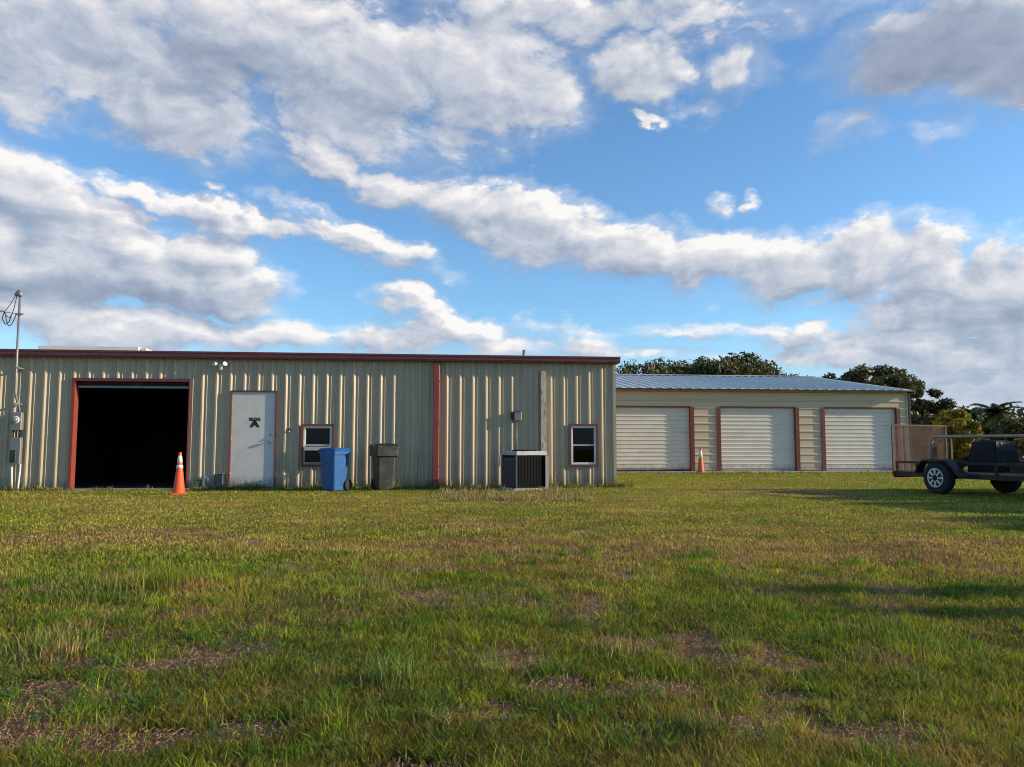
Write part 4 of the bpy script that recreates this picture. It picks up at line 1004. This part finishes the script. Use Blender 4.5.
h = (.020+.026*RNG.random(n))*(.65+.9*n1)*(1-.35*dirt)*(1-.25*dry)*np.where(dd > 8, .85, 1)
h *= 1+1.0*np.clip((n2-.55)*5, 0, 1)*(dd < 9)
w = np.maximum(.0030, dd*.00080)*(.7+.6*RNG.random(n))
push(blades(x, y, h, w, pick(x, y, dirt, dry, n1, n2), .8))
print('blades', n)
# tufts: taller bunches
def tuft(cx, cy, n, r_, h, colr, w=.004, lean=.6):
    x = cx+RNG.normal(size=n)*r_; y = cy+RNG.normal(size=n)*r_; k = outside(x, y); x = x[k]; y = y[k]; n = len(x)
    if n: push(blades(x, y, h*(.45+.75*RNG.random(n)), np.full(n, w), np.array(colr)*(.65+.7*RNG.random((n,1))), lean))
for k in range(700):
    dd_ = RNG.uniform(1.9, 3.4)**2*.62; a_ = RNG.uniform(-.7, .7); cx, cy = dd_*math.sin(a_), dd_*math.cos(a_)
    g_ = RNG.random(); colr = (.10,.19,.015) if g_ < .5 else ((.26,.29,.02) if g_ < .93 else (.30,.22,.08))
    tuft(cx, cy, int(RNG.uniform(25, 80)), RNG.uniform(.02, .06), RNG.uniform(.04, .085), colr, max(.0035, dd_*.0009), .9)
for (px, py, h, n_, r_, c_) in [(172,586,.17,420,.13,(.22,.24,.025)),(155,588,.14,240,.12,(.12,.17,.02)),(128,590,.15,260,.10,(.34,.28,.07)),(190,590,.10,160,.08,(.30,.16,.07)),(100,600,.12,200,.15,(.10,.15,.03)),
        (50,650,.11,260,.09,(.22,.22,.05)),(30,660,.10,200,.12,(.1,.15,.03)),(56,662,.10,80,.05,(.34,.20,.09)),(480,600,.10,200,.15,(.12,.17,.03)),(365,585,.10,160,.2,(.2,.22,.04)),(620,655,.10,110,.07,(.34,.25,.11)),(395,690,.13,160,.05,(.16,.2,.04)),
        (60,585,.12,160,.2,(.10,.15,.03)),(300,600,.10,160,.2,(.12,.17,.03)),(740,610,.10,180,.2,(.13,.18,.03)),(880,640,.10,200,.18,(.12,.18,.03)),(700,742,.10,120,.05,(.07,.13,.02))]:
    q = gnd(px, py); tuft(q.x, q.y, n_, r_, h, c_, .0045, .5)
# weeds along the foot of the shop wall, straw patch by the air conditioner
I = E_MAIN
for k in range(520):
    lx = RNG.uniform(XL+3, XR+.3); ly = -.06-abs(RNG.normal())*.13
    if gx0-.2 < lx < gx1+.2 and (ly > -.18 or k % 3): continue
    q = I @ Vector((lx, ly, 0)); g_ = RNG.random()
    tuft(q.x, q.y, 14, .05, RNG.uniform(.05, .16) if g_ < .9 else .24, [(.14,.17,.035), (.09,.13,.03), (.30,.24,.11)][int(RNG.integers(3))], .013, .6)
for k in range(260):
    q = gnd(RNG.uniform(440, 590), RNG.uniform(490.5, 502)); tuft(q.x, q.y, 10, .07, RNG.uniform(.05, .16), [(.36,.27,.14), (.28,.19,.10), (.2,.2,.06)][int(RNG.integers(3))], .013, .5)
for k in range(60):
    q = gnd(RNG.uniform(600, 900), RNG.uniform(473, 475)); tuft(q.x, q.y, 8, .1, RNG.uniform(.08, .2), (.13,.15,.035), .02, .5)
V = np.concatenate(Vs); F = np.concatenate(Fs); c = np.concatenate(Cs)
tag(npmesh('grass', V, F, c, 'grass'), 'patchy green and straw coloured lawn grass', 'grass', kind='stuff')
# broad leaved weeds, mostly lower left
Vs2 = []; cs2 = []
def weed(cx, cy, R_, n):
    for k in range(n):
        th_ = 2*PI*random.random(); L = R_*random.uniform(.5, 1.1); wv = L*.22; zz = random.uniform(.01, .05)
        o = Vector((cx+random.gauss(0, R_*.5), cy+random.gauss(0, R_*.5), zz)); d = Vector((math.cos(th_), math.sin(th_), random.uniform(-.1, .7))); s = Vector((-math.sin(th_), math.cos(th_), random.uniform(-.3,.3)))
        Vs2.extend([tuple(o), tuple(o+d*L*.5+s*wv), tuple(o+d*L), tuple(o+d*L*.5-s*wv)]); g_ = random.uniform(.7, 1.4); cs2.extend([(.06*g_, .115*g_, .018*g_)]*4)
for (px, py, sx, sy, n_) in [(60,700,70,18,90),(110,690,70,25,90),(150,640,120,14,160),(330,650,90,25,90),(640,620,120,25,90),(560,720,160,30,90),(330,660,80,25,40),(700,640,60,10,26),(600,700,200,40,60),(850,680,120,40,40),(240,620,120,14,50)]:
    for k in range(n_):
        q = gnd(px+random.gauss(0, sx), min(790, py+random.gauss(0, sy))); weed(q.x, q.y, .024, 9)
V = np.array(Vs2); tag(npmesh('weeds', V, np.arange(len(V)).reshape(-1, 4), np.array(cs2), 'leaf'), 'low dark green broad leaved weeds in the bare patches', 'weeds', kind='stuff')
# fallen dry litter on the bare soil
n = 120000; qx = []; 
dd_ = RNG.uniform(1.8, 6.5, n*3); a_ = RNG.uniform(-.72, .72, n*3); x = dd_*np.sin(a_); y = dd_*np.cos(a_); dirt = fields(x, y)[0]; k = RNG.random(n*3) < dirt*.9+.03; x = x[k]; y = y[k]; n = len(x)
th_ = RNG.random(n)*2*PI; L = .003+.008*RNG.random(n)**2; z = gz(x, y)+.003+.01*RNG.random(n); w = .0007+.0006*RNG.random(n); dz = RNG.normal(size=n)*.006
dx, dy = np.cos(th_)*L, np.sin(th_)*L; sx, sy = -np.sin(th_)*w, np.cos(th_)*w
V = np.stack([np.stack([x-dx-sx, y-dy-sy, z], 1), np.stack([x+dx-sx, y+dy-sy, z+dz], 1), np.stack([x+dx+sx, y+dy+sy, z+dz+.002], 1), np.stack([x-dx+sx, y-dy+sy, z+.002], 1)], 1).reshape(-1, 3)
c = np.repeat(np.array([(.34,.20,.11), (.20,.11,.06), (.40,.27,.16)])[RNG.integers(0, 3, n)]*(.7+.6*RNG.random((n,1))), 4, 0)
tag(npmesh('dry_litter', V, np.arange(4*n).reshape(-1, 4), c, 'leaf'), 'dry grass clippings scattered on the bare soil', 'litter', kind='stuff')
sc.cycles.max_bounces = 5; sc.cycles.diffuse_bounces = 3; sc.cycles.glossy_bounces = 2; sc.cycles.transparent_max_bounces = 8
sc.cycles.use_adaptive_sampling = True; sc.cycles.adaptive_threshold = .02
sc.cycles.use_denoising = True; sc.cycles.pixel_filter_type = 'BLACKMAN_HARRIS'; sc.cycles.filter_width = 1.05
